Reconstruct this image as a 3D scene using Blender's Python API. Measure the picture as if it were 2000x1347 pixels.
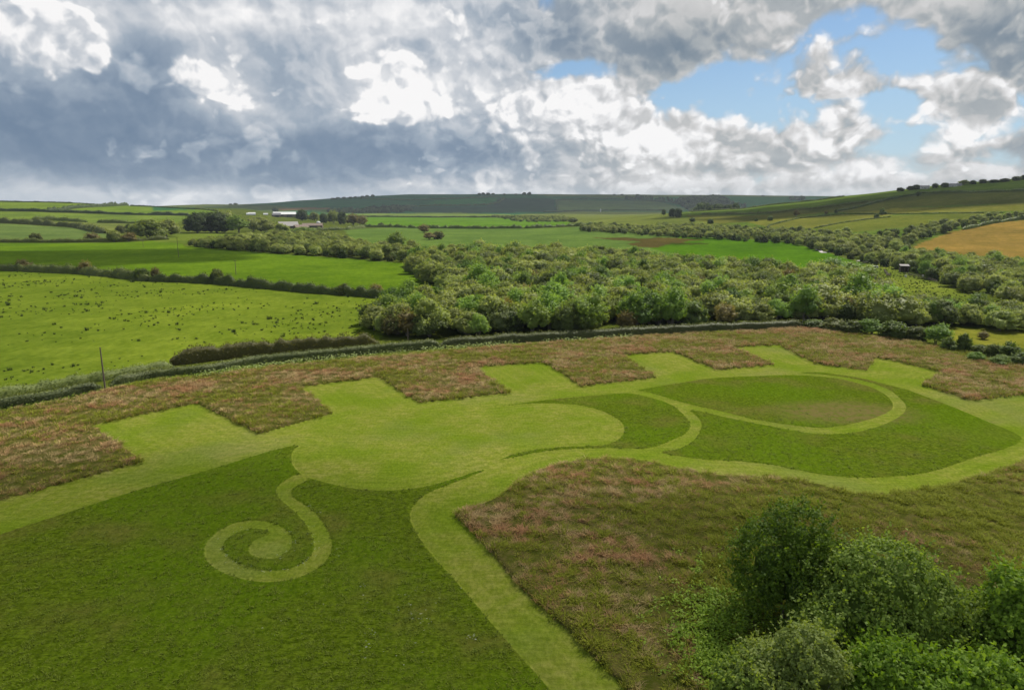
import bpy, bmesh, math, random
import numpy as np
from mathutils import Vector, Matrix

for _o in list(bpy.data.objects):
    bpy.data.objects.remove(_o)
C = bpy.context.scene.collection
random.seed(7)
RNG = np.random.default_rng(11)
R = math.radians

# ---------------------------------------------------------------- camera
H = 30.0                                   # flying height in metres
FPX = 1333.0                               # focal length in photograph pixels (2000 wide)
PITCH = math.atan(273.5 / FPX)
cam = bpy.data.cameras.new('camera')
cam.sensor_width = 36.0
cam.lens = 36.0 * FPX / 2000.0
cam.clip_start = 0.5
cam.clip_end = 40000.0
cam_ob = bpy.data.objects.new('camera', cam)
C.objects.link(cam_ob)
cam_ob.location = (0, 0, H)
cam_ob.rotation_euler = (R(90) - PITCH, 0, 0)
bpy.context.scene.camera = cam_ob
SP, CP = math.sin(PITCH), math.cos(PITCH)

def ray(px, py):
    """direction of the sight line through a pixel of the photograph"""
    u = (px - 1000.0) / FPX
    v = (py - 673.5) / FPX
    return u, CP - v * SP, -SP - v * CP

# ---------------------------------------------------------------- light
SUN_AZ, SUN_EL = 38.0, 50.0                # degrees clockwise from +Y, above the horizon
sun = bpy.data.lights.new('sun', 'SUN')
sun.energy = 5.0
sun.angle = R(0.55)
sun.color = (1.0, 0.955, 0.88)
sun_ob = bpy.data.objects.new('sun', sun)
C.objects.link(sun_ob)
sd = Vector((math.sin(R(SUN_AZ)) * math.cos(R(SUN_EL)), math.cos(R(SUN_AZ)) * math.cos(R(SUN_EL)), math.sin(R(SUN_EL))))
sun_ob.rotation_euler = sd.to_track_quat('Z', 'Y').to_euler()
sun_ob.location = sd * 500

sc = bpy.context.scene
sc.view_settings.view_transform = 'Standard'
sc.view_settings.look = 'None'
sc.view_settings.exposure = 0.25
sc.view_settings.gamma = 1.0
sc.view_settings.use_curve_mapping = False

class Nodes:
    """small helper that writes shader node trees"""
    def __init__(s, tree):
        s.t = tree; s.n = tree.nodes; s.l = tree.links
    def new(s, kind, **kw):
        n = s.n.new(kind)
        for k, v in kw.items():
            setattr(n, k, v)
        return n
    def put(s, sock, v):
        if isinstance(v, bpy.types.NodeSocket):
            s.l.new(v, sock)
        elif v is not None:
            sock.default_value = v
    def m(s, op, a, b=None, c=None, clamp=False):
        n = s.new('ShaderNodeMath', operation=op, use_clamp=clamp)
        s.put(n.inputs[0], a)
        if b is not None: s.put(n.inputs[1], b)
        if c is not None: s.put(n.inputs[2], c)
        return n.outputs[0]
    def v(s, op, a, b=None, scale=None):
        n = s.new('ShaderNodeVectorMath', operation=op)
        s.put(n.inputs[0], a)
        if b is not None: s.put(n.inputs[1], b)
        if scale is not None: s.put(n.inputs[3], scale)
        return n.outputs['Value'] if op in ('DOT_PRODUCT', 'LENGTH') else n.outputs[0]
    def xyz(s, x, y, z):
        n = s.new('ShaderNodeCombineXYZ')
        for i, q in enumerate((x, y, z)): s.put(n.inputs[i], q)
        return n.outputs[0]
    def noise(s, vec, scale, detail=4.0, rough=0.55, dist=0.0, lac=2.0):
        n = s.new('ShaderNodeTexNoise')
        s.put(n.inputs['Vector'], vec)
        n.inputs['Scale'].default_value = scale
        n.inputs['Detail'].default_value = detail
        n.inputs['Roughness'].default_value = rough
        n.inputs['Lacunarity'].default_value = lac
        n.inputs['Distortion'].default_value = dist
        return n.outputs['Fac']
    def vor(s, vec, scale, detail=0.0, rough=0.5, feature='SMOOTH_F1', smooth=0.4):
        n = s.new('ShaderNodeTexVoronoi', feature=feature)
        s.put(n.inputs['Vector'], vec)
        n.inputs['Scale'].default_value = scale
        n.inputs['Detail'].default_value = detail
        n.inputs['Roughness'].default_value = rough
        if feature == 'SMOOTH_F1': n.inputs['Smoothness'].default_value = smooth
        return n.outputs['Distance']
    def ss(s, x, lo, hi, a=0.0, b=1.0):
        n = s.new('ShaderNodeMapRange', interpolation_type='SMOOTHSTEP')
        s.put(n.inputs[0], x)
        for i, q in ((1, lo), (2, hi), (3, a), (4, b)): s.put(n.inputs[i], q)
        return n.outputs[0]
    def lin(s, x, lo, hi, a=0.0, b=1.0):
        n = s.new('ShaderNodeMapRange')
        s.put(n.inputs[0], x)
        for i, q in ((1, lo), (2, hi), (3, a), (4, b)): s.put(n.inputs[i], q)
        return n.outputs[0]
    def mix(s, f, a, b, mode='MIX'):
        n = s.new('ShaderNodeMix', data_type='RGBA', blend_type=mode)
        n.clamp_factor = True
        s.put(n.inputs[0], f)
        for sock, q in ((n.inputs[6], a), (n.inputs[7], b)):
            if isinstance(q, tuple) and len(q) == 3: q = (*q, 1.0)
            s.put(sock, q)
        return n.outputs[2]
# ---------------------------------------------------------------- sky
world = bpy.data.worlds.new('World')
sc.world = world
world.use_nodes = True
wt = world.node_tree
wt.nodes.clear()
W = Nodes(wt)
sky = W.new('ShaderNodeTexSky', sky_type='NISHITA')
sky.sun_disc = False
sky.sun_elevation = R(SUN_EL)
sky.sun_rotation = R(SUN_AZ)
sky.air_density = 1.0; sky.dust_density = 0.6; sky.ozone_density = 1.6
tc = W.new('ShaderNodeTexCoord')
sep = W.new('ShaderNodeSeparateXYZ'); W.put(sep.inputs[0], tc.outputs['Generated'])
dx, dy, dz = sep.outputs
hyp = W.m('SQRT', W.m('ADD', W.m('MULTIPLY', dx, dx), W.m('MULTIPLY', dy, dy)))
hyp = W.m('MAXIMUM', hyp, 1e-4)
az = W.m('ARCTAN2', dx, dy)
el = W.m('ARCTAN2', dz, hyp)
elc = W.m('ABSOLUTE', el)
gel = W.m('ADD', elc, W.m('MULTIPLY', W.m('LOGARITHM', W.m('ADD', elc, 0.02), math.e), 0.022))
P0 = W.xyz(W.m('DIVIDE', dx, hyp), W.m('DIVIDE', dy, hyp), gel)
# slow domain warp so that nothing looks like plain noise
def nvec(vec, scale, amt, detail=3.0):
    n = W.new('ShaderNodeTexNoise')
    W.put(n.inputs['Vector'], vec)
    n.inputs['Scale'].default_value = scale
    n.inputs['Detail'].default_value = detail
    return W.v('SCALE', W.v('SUBTRACT', n.outputs['Color'], (0.5, 0.5, 0.5)), None, amt)
P = W.v('ADD', P0, nvec(P0, 14.0, 0.045, 4.0))

SKY_ROWS = [-30, 0, 25, 50, 75, 100, 125, 150, 175, 200, 225, 250, 275, 300, 325, 350, 370, 388]   # photograph rows, as elevations
SKY_COLS = 32

def soft_map(rows, x, y):
    """sum of soft ellipses; rows are (x, y, half width, half height, amount)"""
    t = np.zeros_like(x, dtype=float)
    for (px, py, hw, hh, amt) in rows:
        t += amt * np.exp(-(((x - px) / hw) ** 2 + ((y - py) / hh) ** 2))
    return t
COVER = [
    (1110, 138, 75, 26, -0.75), (1030, 165, 45, 18, -0.45), (1160, 112, 45, 16, -0.35),
    (1370, 175, 75, 34, -0.85), (1320, 205, 50, 28, -0.45), (1490, 225, 48, 40, -0.65),
    (1640, 45, 55, 30, -0.75), (1740, 105, 56, 44, -0.85), (1590, 90, 40, 45, -0.55), (1690, 160, 40, 40, -0.6),
    (1535, 235, 50, 45, -0.6), (1735, 220, 35, 50, -0.6), (1700, 290, 120, 14, -0.30), (1940, 235, 70, 26, -0.5), (1990, 205, 40, 50, -0.3), (1420, 150, 40, 30, -0.5),
    (1900, 310, 170, 26, -0.10), (1930, 60, 130, 70, 0.5), (1780, 20, 60, 30, 0.4),
    (1300, 60, 200, 80, 0.45), (800, 200, 420, 150, 0.45), (200, 200, 480, 200, 0.6), (1250, 290, 300, 60, 0.35),
]
BRIGHT = [
    (560, 60, 420, 70, 0.46), (680, 180, 180, 95, 0.42), (520, 240, 120, 60, 0.25), (280, 40, 160, 40, 0.15), (150, 190, 200, 50, 0.12), (900, 260, 200, 50, 0.2),
    (130, 75, 110, 75, 0.85), (440, 165, 75, 55, 0.8), (780, 160, 100, 60, 0.25),
    (60, 20, 60, 50, 0.25), (480, 35, 130, 30, 0.55), (600, 30, 90, 30, 0.2), (780, 25, 90, 60, 0.45), (900, 100, 90, 90, 0.45), (940, 170, 80, 60, 0.4), (700, 60, 90, 60, 0.10),
    (1140, 200, 180, 60, 0.55), (1300, 280, 260, 55, 0.5), (1000, 240, 120, 40, 0.25),
    (1230, 40, 80, 50, 0.35), (1010, 30, 60, 60, -0.10), (1430, 60, 60, 60, 0.35), (1520, 30, 70, 60, 0.30), (1760, 30, 70, 35, 0.45), (1990, 190, 60, 40, 0.3),
    (30, 350, 160, 14, 0.40), (300, 385, 600, 14, 0.62), (850, 372, 160, 9, 0.55), (1350, 350, 500, 26, 0.50), (1800, 330, 200, 40, 0.45),
    (420, 300, 420, 50, -0.44), (60, 230, 230, 90, -0.36), (60, 110, 40, 80, -0.2), (300, 110, 60, 80, -0.50), (590, 140, 80, 80, -0.18), (840, 110, 60, 26, -0.5), (900, 300, 220, 36, -0.20), (620, 280, 250, 45, -0.28), (340, 190, 80, 60, -0.40),
    (1080, 55, 80, 30, -0.35), (1350, 75, 120, 45, -0.42), (1290, 110, 120, 25, -0.30), (1180, 90, 60, 30, -0.15), (1900, 75, 100, 30, -0.45), (1960, 130, 90, 40, -0.42), (1880, 20, 100, 30, -0.2),
    (1140, 275, 60, 24, -0.30), (1420, 320, 120, 12, -0.25), (420, 345, 400, 8, -0.15),
]
PUFFS = [      # the separate, sunlit heaps in front
    (125, 60, 85, 60, 1.15), (165, 105, 85, 44, 1.05), (70, 25, 45, 38, 0.6), (225, 130, 40, 18, 0.5),
    (435, 165, 66, 50, 1.25), (400, 135, 30, 25, 0.6), (480, 200, 55, 32, 0.7), (745, 130, 42, 40, 0.85), (805, 150, 50, 46, 0.9), (780, 200, 75, 42, 0.85), (700, 232, 60, 18, 0.75), (880, 215, 60, 40, 0.55),
    (1085, 165, 34, 26, 0.75), (1135, 160, 34, 26, 0.7), (1040, 200, 60, 34, 0.75), (1100, 230, 110, 50, 0.7), (1000, 330, 60, 14, 0.5), (1090, 340, 80, 16, 0.6), (1200, 215, 80, 60, 0.6),
    (1310, 245, 60, 36, 0.75), (1380, 290, 90, 40, 0.75), (1440, 215, 34, 40, 0.75), (1460, 280, 60, 40, 0.6), (1250, 300, 90, 30, 0.5),
    (1490, 110, 56, 34, 0.72), (1460, 160, 40, 24, 0.4), (1625, 90, 26, 34, 0.75), (1655, 120, 30, 30, 0.55), (1620, 165, 80, 40, 0.95), (1570, 190, 50, 22, 0.6), (1690, 185, 36, 26, 0.5),
    (1795, 145, 46, 36, 0.8), (1840, 190, 80, 42, 0.85), (1900, 225, 75, 36, 0.85), (1960, 265, 50, 20, 0.5), (1745, 232, 30, 14, 0.55), (1850, 265, 80, 20, 0.6), (1570, 270, 48, 34, 0.85), (1590, 310, 50, 28, 0.6), (1650, 240, 42, 18, 0.6), (1665, 285, 30, 18, 0.45), (1800, 290, 34, 16, 0.6), (1790, 330, 40, 14, 0.4),
    (30, 300, 300, 70, -0.5), (250, 230, 200, 60, -0.4), (600, 300, 300, 50, -0.3), (590, 120, 60, 60, -0.4), (1350, 80, 140, 45, -0.4), (1100, 60, 120, 40, -0.3), (1540, 60, 60, 40, 0.45), (1700, 60, 30, 20, 0.4), (1360, 190, 50, 16, 0.4),
]

def layout(azs, els):
    """where the cloud masses of this sky stand: one ramp of 32 bearings for each of 15 elevations,
    blended from one elevation to the next; returns (cover, brightness)"""
    tana = W.m('TANGENT', W.m('MINIMUM', W.m('MAXIMUM', azs, -0.9), 0.9))
    t = W.lin(tana, -1000 / FPX / 1.02, 1000 / FPX / 1.02, 0.5 / SKY_COLS, 1 - 0.5 / SKY_COLS)
    mids = [math.atan2(*(lambda r: (r[2], math.hypot(r[0], r[1])))(ray(1000, y))) for y in SKY_ROWS]
    colx = np.array([i * 2000.0 / (SKY_COLS - 1) for i in range(SKY_COLS)])
    tot = None
    for k, yrow in enumerate(SKY_ROWS):
        # the elevation of a photograph row bends away from the middle: follow it column by column
        e0 = mids[k]
        ys = []
        for x in colx:
            u = (x - 1000) / FPX
            lo_, hi_ = -400.0, 700.0
            for _ in range(24):
                mid = (lo_ + hi_) / 2
                r_ = ray(x, mid)
                if math.atan2(r_[2], math.hypot(r_[0], r_[1])) > e0: lo_ = mid
                else: hi_ = mid
            ys.append((lo_ + hi_) / 2)
        ys = np.array(ys)
        cv = soft_map(COVER, colx, ys); br = soft_map(BRIGHT, colx, ys); pf = soft_map(PUFFS, colx, ys)
        rp = W.new('ShaderNodeValToRGB')
        rp.color_ramp.interpolation = 'B_SPLINE'
        W.put(rp.inputs[0], t)
        el_ = rp.color_ramp.elements
        while len(el_) < SKY_COLS: el_.new(len(el_) / SKY_COLS * 0.9 + 0.05)
        for i in range(SKY_COLS):
            el_[i].position = (i + 0.5) / SKY_COLS
        for i in range(SKY_COLS):
            el_[i].color = (min(max(0.5 + cv[i] * 0.3, 0), 1), min(max(0.5 + br[i] * 0.25, 0), 1), min(max(0.4 + pf[i] * 0.4, 0), 1), 1)
        lo = mids[k + 1] if k + 1 < len(mids) else None
        hi = mids[k - 1] if k > 0 else None
        if lo is None:
            w = W.lin(els, mids[k], hi, 1.0, 0.0)
        elif hi is None:
            w = W.lin(els, lo, mids[k], 0.0, 1.0)
        else:
            w = W.m('MINIMUM', W.lin(els, lo, mids[k], 0.0, 1.0), W.lin(els, mids[k], hi, 1.0, 0.0))
        c_ = W.v('SCALE', rp.outputs[0], None, w)
        tot = c_ if tot is None else W.v('ADD', tot, c_)
    s_ = W.new('ShaderNodeSeparateXYZ'); W.put(s_.inputs[0], tot)
    return W.m('MULTIPLY', W.m('SUBTRACT', s_.outputs[0], 0.5), 1 / 0.3), W.m('MULTIPLY', W.m('SUBTRACT', s_.outputs[1], 0.5), 4.0), W.m('MULTIPLY', W.m('SUBTRACT', s_.outputs[2], 0.4), 2.5)
nw = W.new('ShaderNodeTexNoise'); W.put(nw.inputs['Vector'], P0)
nw.inputs['Scale'].default_value = 16.0; nw.inputs['Detail'].default_value = 3.0
sw = W.new('ShaderNodeSeparateXYZ'); W.put(sw.inputs[0], nw.outputs['Color'])
azw = W.m('ADD', az, W.m('MULTIPLY', W.m('SUBTRACT', sw.outputs[0], 0.5), 0.060))
elw = W.m('ADD', el, W.m('MULTIPLY', W.m('SUBTRACT', sw.outputs[1], 0.5), 0.045))
cover, bright, puff = layout(azw, elw)
def dens(vec):
    f = W.noise(vec, 6.0, 9.0, 0.52)
    b = W.m('SUBTRACT', 0.55, W.vor(vec, 17.0, 2.6, 0.55, 'F1'))
    return W.m('ADD', W.m('MULTIPLY', W.m('SUBTRACT', f, 0.5), 1.3), W.m('MULTIPLY', b, 0.42))
D0 = dens(P)
D1 = dens(W.v('ADD', P, W.xyz(0.006, 0.002, 0.011)))
rel = W.m('SUBTRACT', D0, D1)                      # > 0 where the cloud thins towards the light
rel = W.m('MINIMUM', W.m('MAXIMUM', rel, -0.10), 0.12)
farb = W.ss(el, 0.0, 0.05, 0.2, 0.0)               # clouds close up towards the horizon
Q = W.m('ADD', W.m('ADD', W.m('ADD', D0, cover), 0.42), farb)
alpha = W.ss(Q, -0.10, 0.22)
thick = W.ss(Q, 0.05, 0.9)
soft = W.m('SUBTRACT', W.noise(W.v('ADD', P, (3.0, 1.0, 5.0)), 6.0, 8.0, 0.55), 0.5)
val = W.m('ADD', W.m('ADD', 0.60, W.m('MULTIPLY', bright, 0.55)), W.m('MULTIPLY', rel, W.m('ADD', 0.75, W.m('MULTIPLY', W.ss(az, -0.35, 0.15), 0.8))))
val = W.m('SUBTRACT', val, W.m('MULTIPLY', thick, 0.14))
val = W.m('ADD', val, W.m('MULTIPLY', soft, 0.45))
# heaps seen against other heaps: a second bank with its own edges
def bank(shift, sc_, vs_, amt, deep):
    p_ = W.v('ADD', P, shift)
    L = W.m('ADD', W.m('MULTIPLY', W.m('SUBTRACT', W.noise(p_, sc_, 8.0, 0.55), 0.5), 1.2), W.m('MULTIPLY', W.m('SUBTRACT', 0.5, W.vor(p_, vs_, 2.0, 0.55, 'F1')), 0.5))
    e_ = W.m('MULTIPLY', W.ss(L, -0.06, 0.12), W.m('SUBTRACT', 1.0, W.m('MULTIPLY', W.ss(L, 0.0, deep), 1.35)))
    return W.m('MULTIPLY', e_, amt)
val = W.m('ADD', val, W.m('SUBTRACT', W.m('ADD', bank((0.7, 2.1, 0.4), 5.0, 16.0, 0.30, 0.5), bank((4.7, 1.1, 2.4), 10.0, 26.0, 0.26, 0.42)), 0.09))
val = W.m('ADD', val, W.m('MULTIPLY', W.m('SUBTRACT', W.noise(P, 34.0, 5.0, 0.62), 0.5), 0.28))
cols = [(0.0, (0.150, 0.225, 0.335)), (0.25, (0.215, 0.290, 0.395)), (0.5, (0.360, 0.430, 0.520)), (0.75, (0.640, 0.670, 0.715)), (1.0, (1.0, 0.99, 0.99))]
def cloud_ramp(x):
    ramp = W.new('ShaderNodeValToRGB')
    W.put(ramp.inputs[0], x)
    cr = ramp.color_ramp
    cr.elements[0].position = 0.0; cr.elements[0].color = (*cols[0][1], 1)
    cr.elements[1].position = 1.0; cr.elements[1].color = (*cols[-1][1], 1)
    for p_, c_ in cols[1:-1]:
        e = cr.elements.new(p_); e.color = (*c_, 1)
    return ramp.outputs[0]
# the separate heaps: crisp outline, white towards the light, grey underneath
bil = W.m('SUBTRACT', 0.5, W.vor(P, 34.0, 2.0, 0.5, 'F1'))
PQ = W.m('ADD', W.m('SUBTRACT', W.m('MULTIPLY', puff, 1.0), 0.20), W.m('ADD', W.m('MULTIPLY', D0, 0.75), W.m('MULTIPLY', bil, 0.16)))
pal = W.ss(PQ, -0.05, 0.22)
pth = W.ss(PQ, 0.05, 0.75)
pval = W.m('ADD', W.m('ADD', 0.76, W.m('MULTIPLY', rel, 2.4)), W.m('MULTIPLY', bright, 0.38))
pval = W.m('ADD', W.m('SUBTRACT', pval, W.m('MULTIPLY', pth, 0.14)), W.m('MULTIPLY', soft, 0.8))
val = W.m('ADD', W.m('MULTIPLY', val, W.m('SUBTRACT', 1.0, pal)), W.m('MULTIPLY', pval, pal))
alpha = W.m('MAXIMUM', alpha, pal)
base = cloud_ramp(val)
# greyer, warmer cloud bases to the right of the big mass
warm = W.ss(az, -0.10, 0.25)
cloudcol = W.mix(W.m('MULTIPLY', warm, W.ss(val, 1.0, 0.4)), base, W.v('MULTIPLY', base, (1.24, 1.10, 0.94)))
# open blue between the clouds: the sky model, milkier towards the horizon
skyc = W.v('MULTIPLY', W.v('SCALE', sky.outputs[0], None, 0.085), (0.80, 0.98, 1.12))
skyc = W.mix(W.ss(el, 0.26, 0.0, 0.0, 0.6), skyc, (0.46, 0.62, 0.80))
col = W.mix(alpha, skyc, cloudcol)
# milky band just above the skyline
col = W.mix(W.ss(el, 0.04, -0.01, 0.0, 0.35), col, (0.62, 0.67, 0.74))
col = W.mix(W.ss(el, -0.005, -0.05), col, (0.10, 0.12, 0.08))
bg = W.new('ShaderNodeBackground')
W.put(bg.inputs[0], col)
bg.inputs[1].default_value = 0.80
wo = W.new('ShaderNodeOutputWorld')
W.l.new(bg.outputs[0], wo.inputs[0])
world.cycles.sampling_method = 'MANUAL'
world.cycles.sample_map_resolution = 256
# ---------------------------------------------------------------- lie of the land
def elev(px, py):
    x, y, z = ray(px, py)
    return z / math.hypot(x, y)
def azi(px, py):
    x, y, z = ray(px, py)
    return math.atan2(x, y)
def crest_table(pts, dist):
    """skyline points (column, row) -> bearings and crest heights at the given distance"""
    a = np.array([azi(*p) for p in pts])
    z = np.array([H + dist * elev(*p) for p in pts])
    return a, z
RL, RM, RR = 1800.0, 3800.0, 1150.0
TL = crest_table([(-300, 389), (0, 393), (150, 396), (250, 401), (350, 404), (480, 408), (560, 420), (640, 424)], RL)
TM = crest_table([(-300, 402), (300, 403), (400, 399), (460, 399.5), (520, 397), (600, 391), (700, 384), (800, 380), (1000, 379), (1400, 381), (1640, 383.5), (2300, 388)], RM)
TR = crest_table([(1000, 437), (1200, 428), (1300, 419), (1350, 414), (1450, 408), (1500, 401), (1600, 391), (1650, 383.5), (1700, 379), (1760, 372), (1850, 362), (1950, 354), (2000, 350), (2300, 335)], RR)
def smooth(t):
    t = np.clip(t, 0, 1)
    return t * t * (3 - 2 * t)
def ridge(a, r, tab, rc, rs, back, low):
    zc = np.interp(a, tab[0], tab[1])
    up = smooth((r - rs) / (rc - rs))
    dn = 1 - smooth((r - rc) / back) * low
    return zc * up * np.where(r > rc, dn, 1.0)
def ground_z(x, y):
    x = np.asarray(x, float); y = np.asarray(y, float)
    r = np.hypot(x, y); a = np.arctan2(x, y)
    z = np.maximum(ridge(a, r, TM, RM, 2400.0, 2500.0, 0.5), 0)
    z = np.maximum(z, ridge(a, r, TL, RL, 850.0, 700.0, 1.0))
    z = np.maximum(z, ridge(a, r, TR, RR, 400.0, 900.0, 0.9))
    w = smooth((r - 260) / 300.0)
    z = z + w * (1.1 * np.sin(x * 0.011 + 1.3) * np.sin(y * 0.009 + 0.4) + 0.5 * np.sin(x * 0.031 + y * 0.017)) * (1 - smooth((r - 2500) / 1500) * 0.5)
    return z
_RR = np.geomspace(12.0, 7500.0, 5200)
def at(px, py):
    """the point of the ground that is seen at a pixel of the photograph"""
    x, y, z = ray(px, py)
    h = math.hypot(x, y)
    ux, uy, s = x / h, y / h, z / h
    gap = (H + _RR * s) - ground_z(ux * _RR, uy * _RR)
    k = np.argmax(gap < 0)
    if gap[k] >= 0:
        k = int(np.argmin((gap / _RR)[_RR > 900.0])) + int(np.sum(_RR <= 900.0))   # above the skyline: take the crest itself
        r = _RR[k]
    elif k == 0:
        r = -H / s
    else:
        g0, g1 = gap[k - 1], gap[k]
        r = _RR[k - 1] + (_RR[k] - _RR[k - 1]) * g0 / (g0 - g1)
    return ux * r, uy * r
def gz(x, y):
    return float(ground_z(x, y))
def depth(x, y, z):
    return y * CP + (H - z) * SP
def mpp(x, y, z=0.0):
    """metres per photograph pixel at a point"""
    return depth(x, y, z) / FPX
def line(pts, step=None):
    w = [at(*p) for p in pts]
    if step is None: return w
    out = []
    for (a, b) in zip(w[:-1], w[1:]):
        n = max(1, int(math.hypot(b[0] - a[0], b[1] - a[1]) / step))
        for i in range(n): out.append((a[0] + (b[0] - a[0]) * i / n, a[1] + (b[1] - a[1]) * i / n))
    out.append(w[-1])
    return out
def chaikin(p, n=2):
    p = np.array(p, float)
    for _ in range(n):
        q = np.roll(p, -1, 0)
        p = np.stack([p * 0.75 + q * 0.25, p * 0.25 + q * 0.75], 1).reshape(-1, 2)
    return p
def inside(px, py, poly):
    poly = np.asarray(poly); res = np.zeros(px.shape, bool)
    x0, y0 = poly[:, 0], poly[:, 1]; x1, y1 = np.roll(x0, -1), np.roll(y0, -1)
    bb = (px >= x0.min()) & (px <= x0.max()) & (py >= y0.min()) & (py <= y0.max())
    qx, qy = px[bb], py[bb]; r = np.zeros(qx.shape, bool)
    for a, b, c, d in zip(x0, y0, x1, y1):
        if b == d: continue
        r ^= ((b > qy) != (d > qy)) & (qx < (c - a) * (qy - b) / (d - b) + a)
    res[bb] = r
    return res
def sdf(px, py, poly, reach=2.0):
    """signed distance to a polygon's edge, positive inside, clamped to the reach"""
    poly = np.asarray(poly)
    d = np.full(px.shape, reach)
    for (a, b), (c, e) in zip(poly, np.roll(poly, -1, 0)):
        m = (px > min(a, c) - reach) & (px < max(a, c) + reach) & (py > min(b, e) - reach) & (py < max(b, e) + reach)
        if not m.any(): continue
        qx, qy = px[m], py[m]
        vx, vy = c - a, e - b
        t = np.clip(((qx - a) * vx + (qy - b) * vy) / (vx * vx + vy * vy + 1e-12), 0, 1)
        d[m] = np.minimum(d[m], np.hypot(qx - a - t * vx, qy - b - t * vy))
    return np.where(inside(px, py, poly), d, -d)

# ---------------------------------------------------------------- the mown pattern, traced as lines on the ground
ROUGH_NORTH = [(-420, 1010), (-300, 905), (-180, 868), (-60, 960), (3, 979), (282, 903), (180, 832), (383, 789), (507, 849), (652, 808), (587, 757), (738, 737), (818, 788), (998, 768), (927, 718), (1063, 709), (1136, 755), (1284, 739), (1212, 694), (1315, 688), (1402, 724), (1513, 713), (1431, 679), (1522, 675), (1592, 711), (1693, 725), (1710, 698), (1843, 729), (1798, 752), (1897, 784), (2010, 771), (2150, 752), (2500, 800),
    (2500, 740), (2150, 728), (2000, 712), (1920, 698), (1840, 678), (1740, 660), (1640, 648), (1560, 641), (1500, 645), (1370, 651), (1240, 659), (1130, 667), (1000, 676), (860, 688), (740, 699), (600, 712), (500, 722), (400, 735), (290, 746), (200, 767), (107, 789), (0, 806), (-150, 850), (-500, 930)]
ROUGH_SOUTH = [(887, 1010), (890, 1003), (950, 985), (992, 960), (1037, 925), (1090, 908), (1142, 899), (1195, 898), (1247, 901), (1294, 910), (1347, 922), (1401, 931), (1481, 934), (1567, 942), (1607, 950), (1647, 963), (1687, 971), (1727, 970), (1794, 960), (1847, 952), (1901, 937), (1954, 920), (2000, 905), (2120, 870), (2300, 850), (2700, 1000), (2700, 1900), (1560, 1900), (1330, 1480), (1209, 1335), (1160, 1289), (1090, 1216), (1020, 1156), (985, 1114), (957, 1079), (915, 1034)]
LONG_WEST = [(0, 1043), (134, 1000), (214, 974), (300, 948), (400, 920), (500, 889), (545, 876), (588, 867), (572, 880), (568, 895), (572, 910), (587, 925), (600, 934), (615, 936), (660, 949), (708, 956), (754, 958), (794, 956), (834, 950), (887, 935), (928, 921), (953, 914), (941, 922), (887, 943), (847, 958), (821, 972), (804, 993), (800, 1012), (810, 1037), (845, 1086), (898, 1142), (950, 1205), (1002, 1265), (1076, 1347), (1150, 1440), (1350, 1800), (-700, 1900), (-700, 1300)]
SPIRAL = [(600, 934), (584, 924), (550, 942), (538, 956), (544, 973), (570, 993), (590, 1013), (604, 1034), (613, 1056), (615, 1071), (606, 1089), (584, 1105), (550, 1115), (517, 1114), (483, 1107), (457, 1096), (439, 1083), (433, 1069), (439, 1056), (455, 1043), (475, 1035), (497, 1031), (519, 1034), (534, 1041), (506, 1051), (490, 1060), (484, 1074), (492, 1085), (515, 1091), (541, 1090), (561, 1080), (570, 1065), (569, 1047), (559, 1034), (541, 1024), (517, 1018), (488, 1016), (457, 1022), (428, 1036), (406, 1056), (398, 1076), (403, 1096), (426, 1114), (457, 1126), (492, 1135), (532, 1137), (573, 1132), (608, 1118), (635, 1098), (648, 1076), (648, 1056), (639, 1034), (619, 1005), (597, 987), (573, 974), (566, 960), (577, 949), (606, 936)]
LONG_CRESCENT = [(928, 799), (1000, 789.5), (1072, 780), (1160, 772), (1208, 768), (1235, 768), (1267, 775), (1307, 787), (1329, 803), (1347, 822), (1350, 835), (1339, 848), (1315, 859), (1289, 870), (1262, 877), (1232, 876), (1187, 875), (1150, 876), (1107, 877), (1053, 883), (1000, 894), (966, 900), (1000, 888), (1040, 878), (1100, 872), (1150, 871), (1187, 868), (1208, 859), (1219, 846), (1219, 832), (1208, 819), (1184, 806), (1155, 796), (1120, 790), (1080, 787.5), (1040, 788), (1000, 791.5)]
LONG_ELLIPSE = [(1237, 763), (1281, 755), (1321, 749), (1374, 740), (1428, 736), (1500, 734), (1553, 732), (1620, 736), (1660, 744), (1700, 755), (1727, 768), (1743, 784), (1745, 798), (1727, 810), (1687, 823), (1647, 832), (1607, 836), (1567, 834), (1527, 828), (1500, 824), (1468, 819), (1428, 808), (1388, 799), (1347, 790), (1307, 779), (1281, 770), (1257, 764)]
LONG_EAST = [(1548, 728), (1594, 726), (1634, 731), (1687, 739), (1727, 750), (1767, 759), (1821, 779), (1874, 800), (1928, 823), (1968, 839), (1992, 850), (1998, 858), (1986, 868), (1954, 880), (1901, 894), (1847, 914), (1807, 924), (1767, 930), (1687, 934), (1634, 931), (1594, 925), (1540, 915), (1500, 906), (1428, 900), (1374, 898), (1334, 892), (1281, 884), (1321, 878), (1347, 867), (1363, 851), (1370, 835), (1369, 822), (1358, 811), (1342, 799), (1374, 804), (1414, 814), (1454, 822), (1500, 831), (1540, 839), (1580, 846), (1620, 848), (1660, 846), (1700, 838), (1740, 824), (1767, 806), (1770, 792), (1759, 779), (1740, 763), (1714, 752), (1687, 744), (1647, 736), (1607, 731.5), (1567, 729)]
def onground(pts, n=0):
    # the field lies level here, so a line of sight meets it where it reaches z = 0
    w = []
    for p in pts:
        x, y, z = ray(*p)
        z = min(z, -0.02)
        w.append((x * H / -z, y * H / -z))
    return chaikin(w, n) if n else np.array(w)
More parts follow.
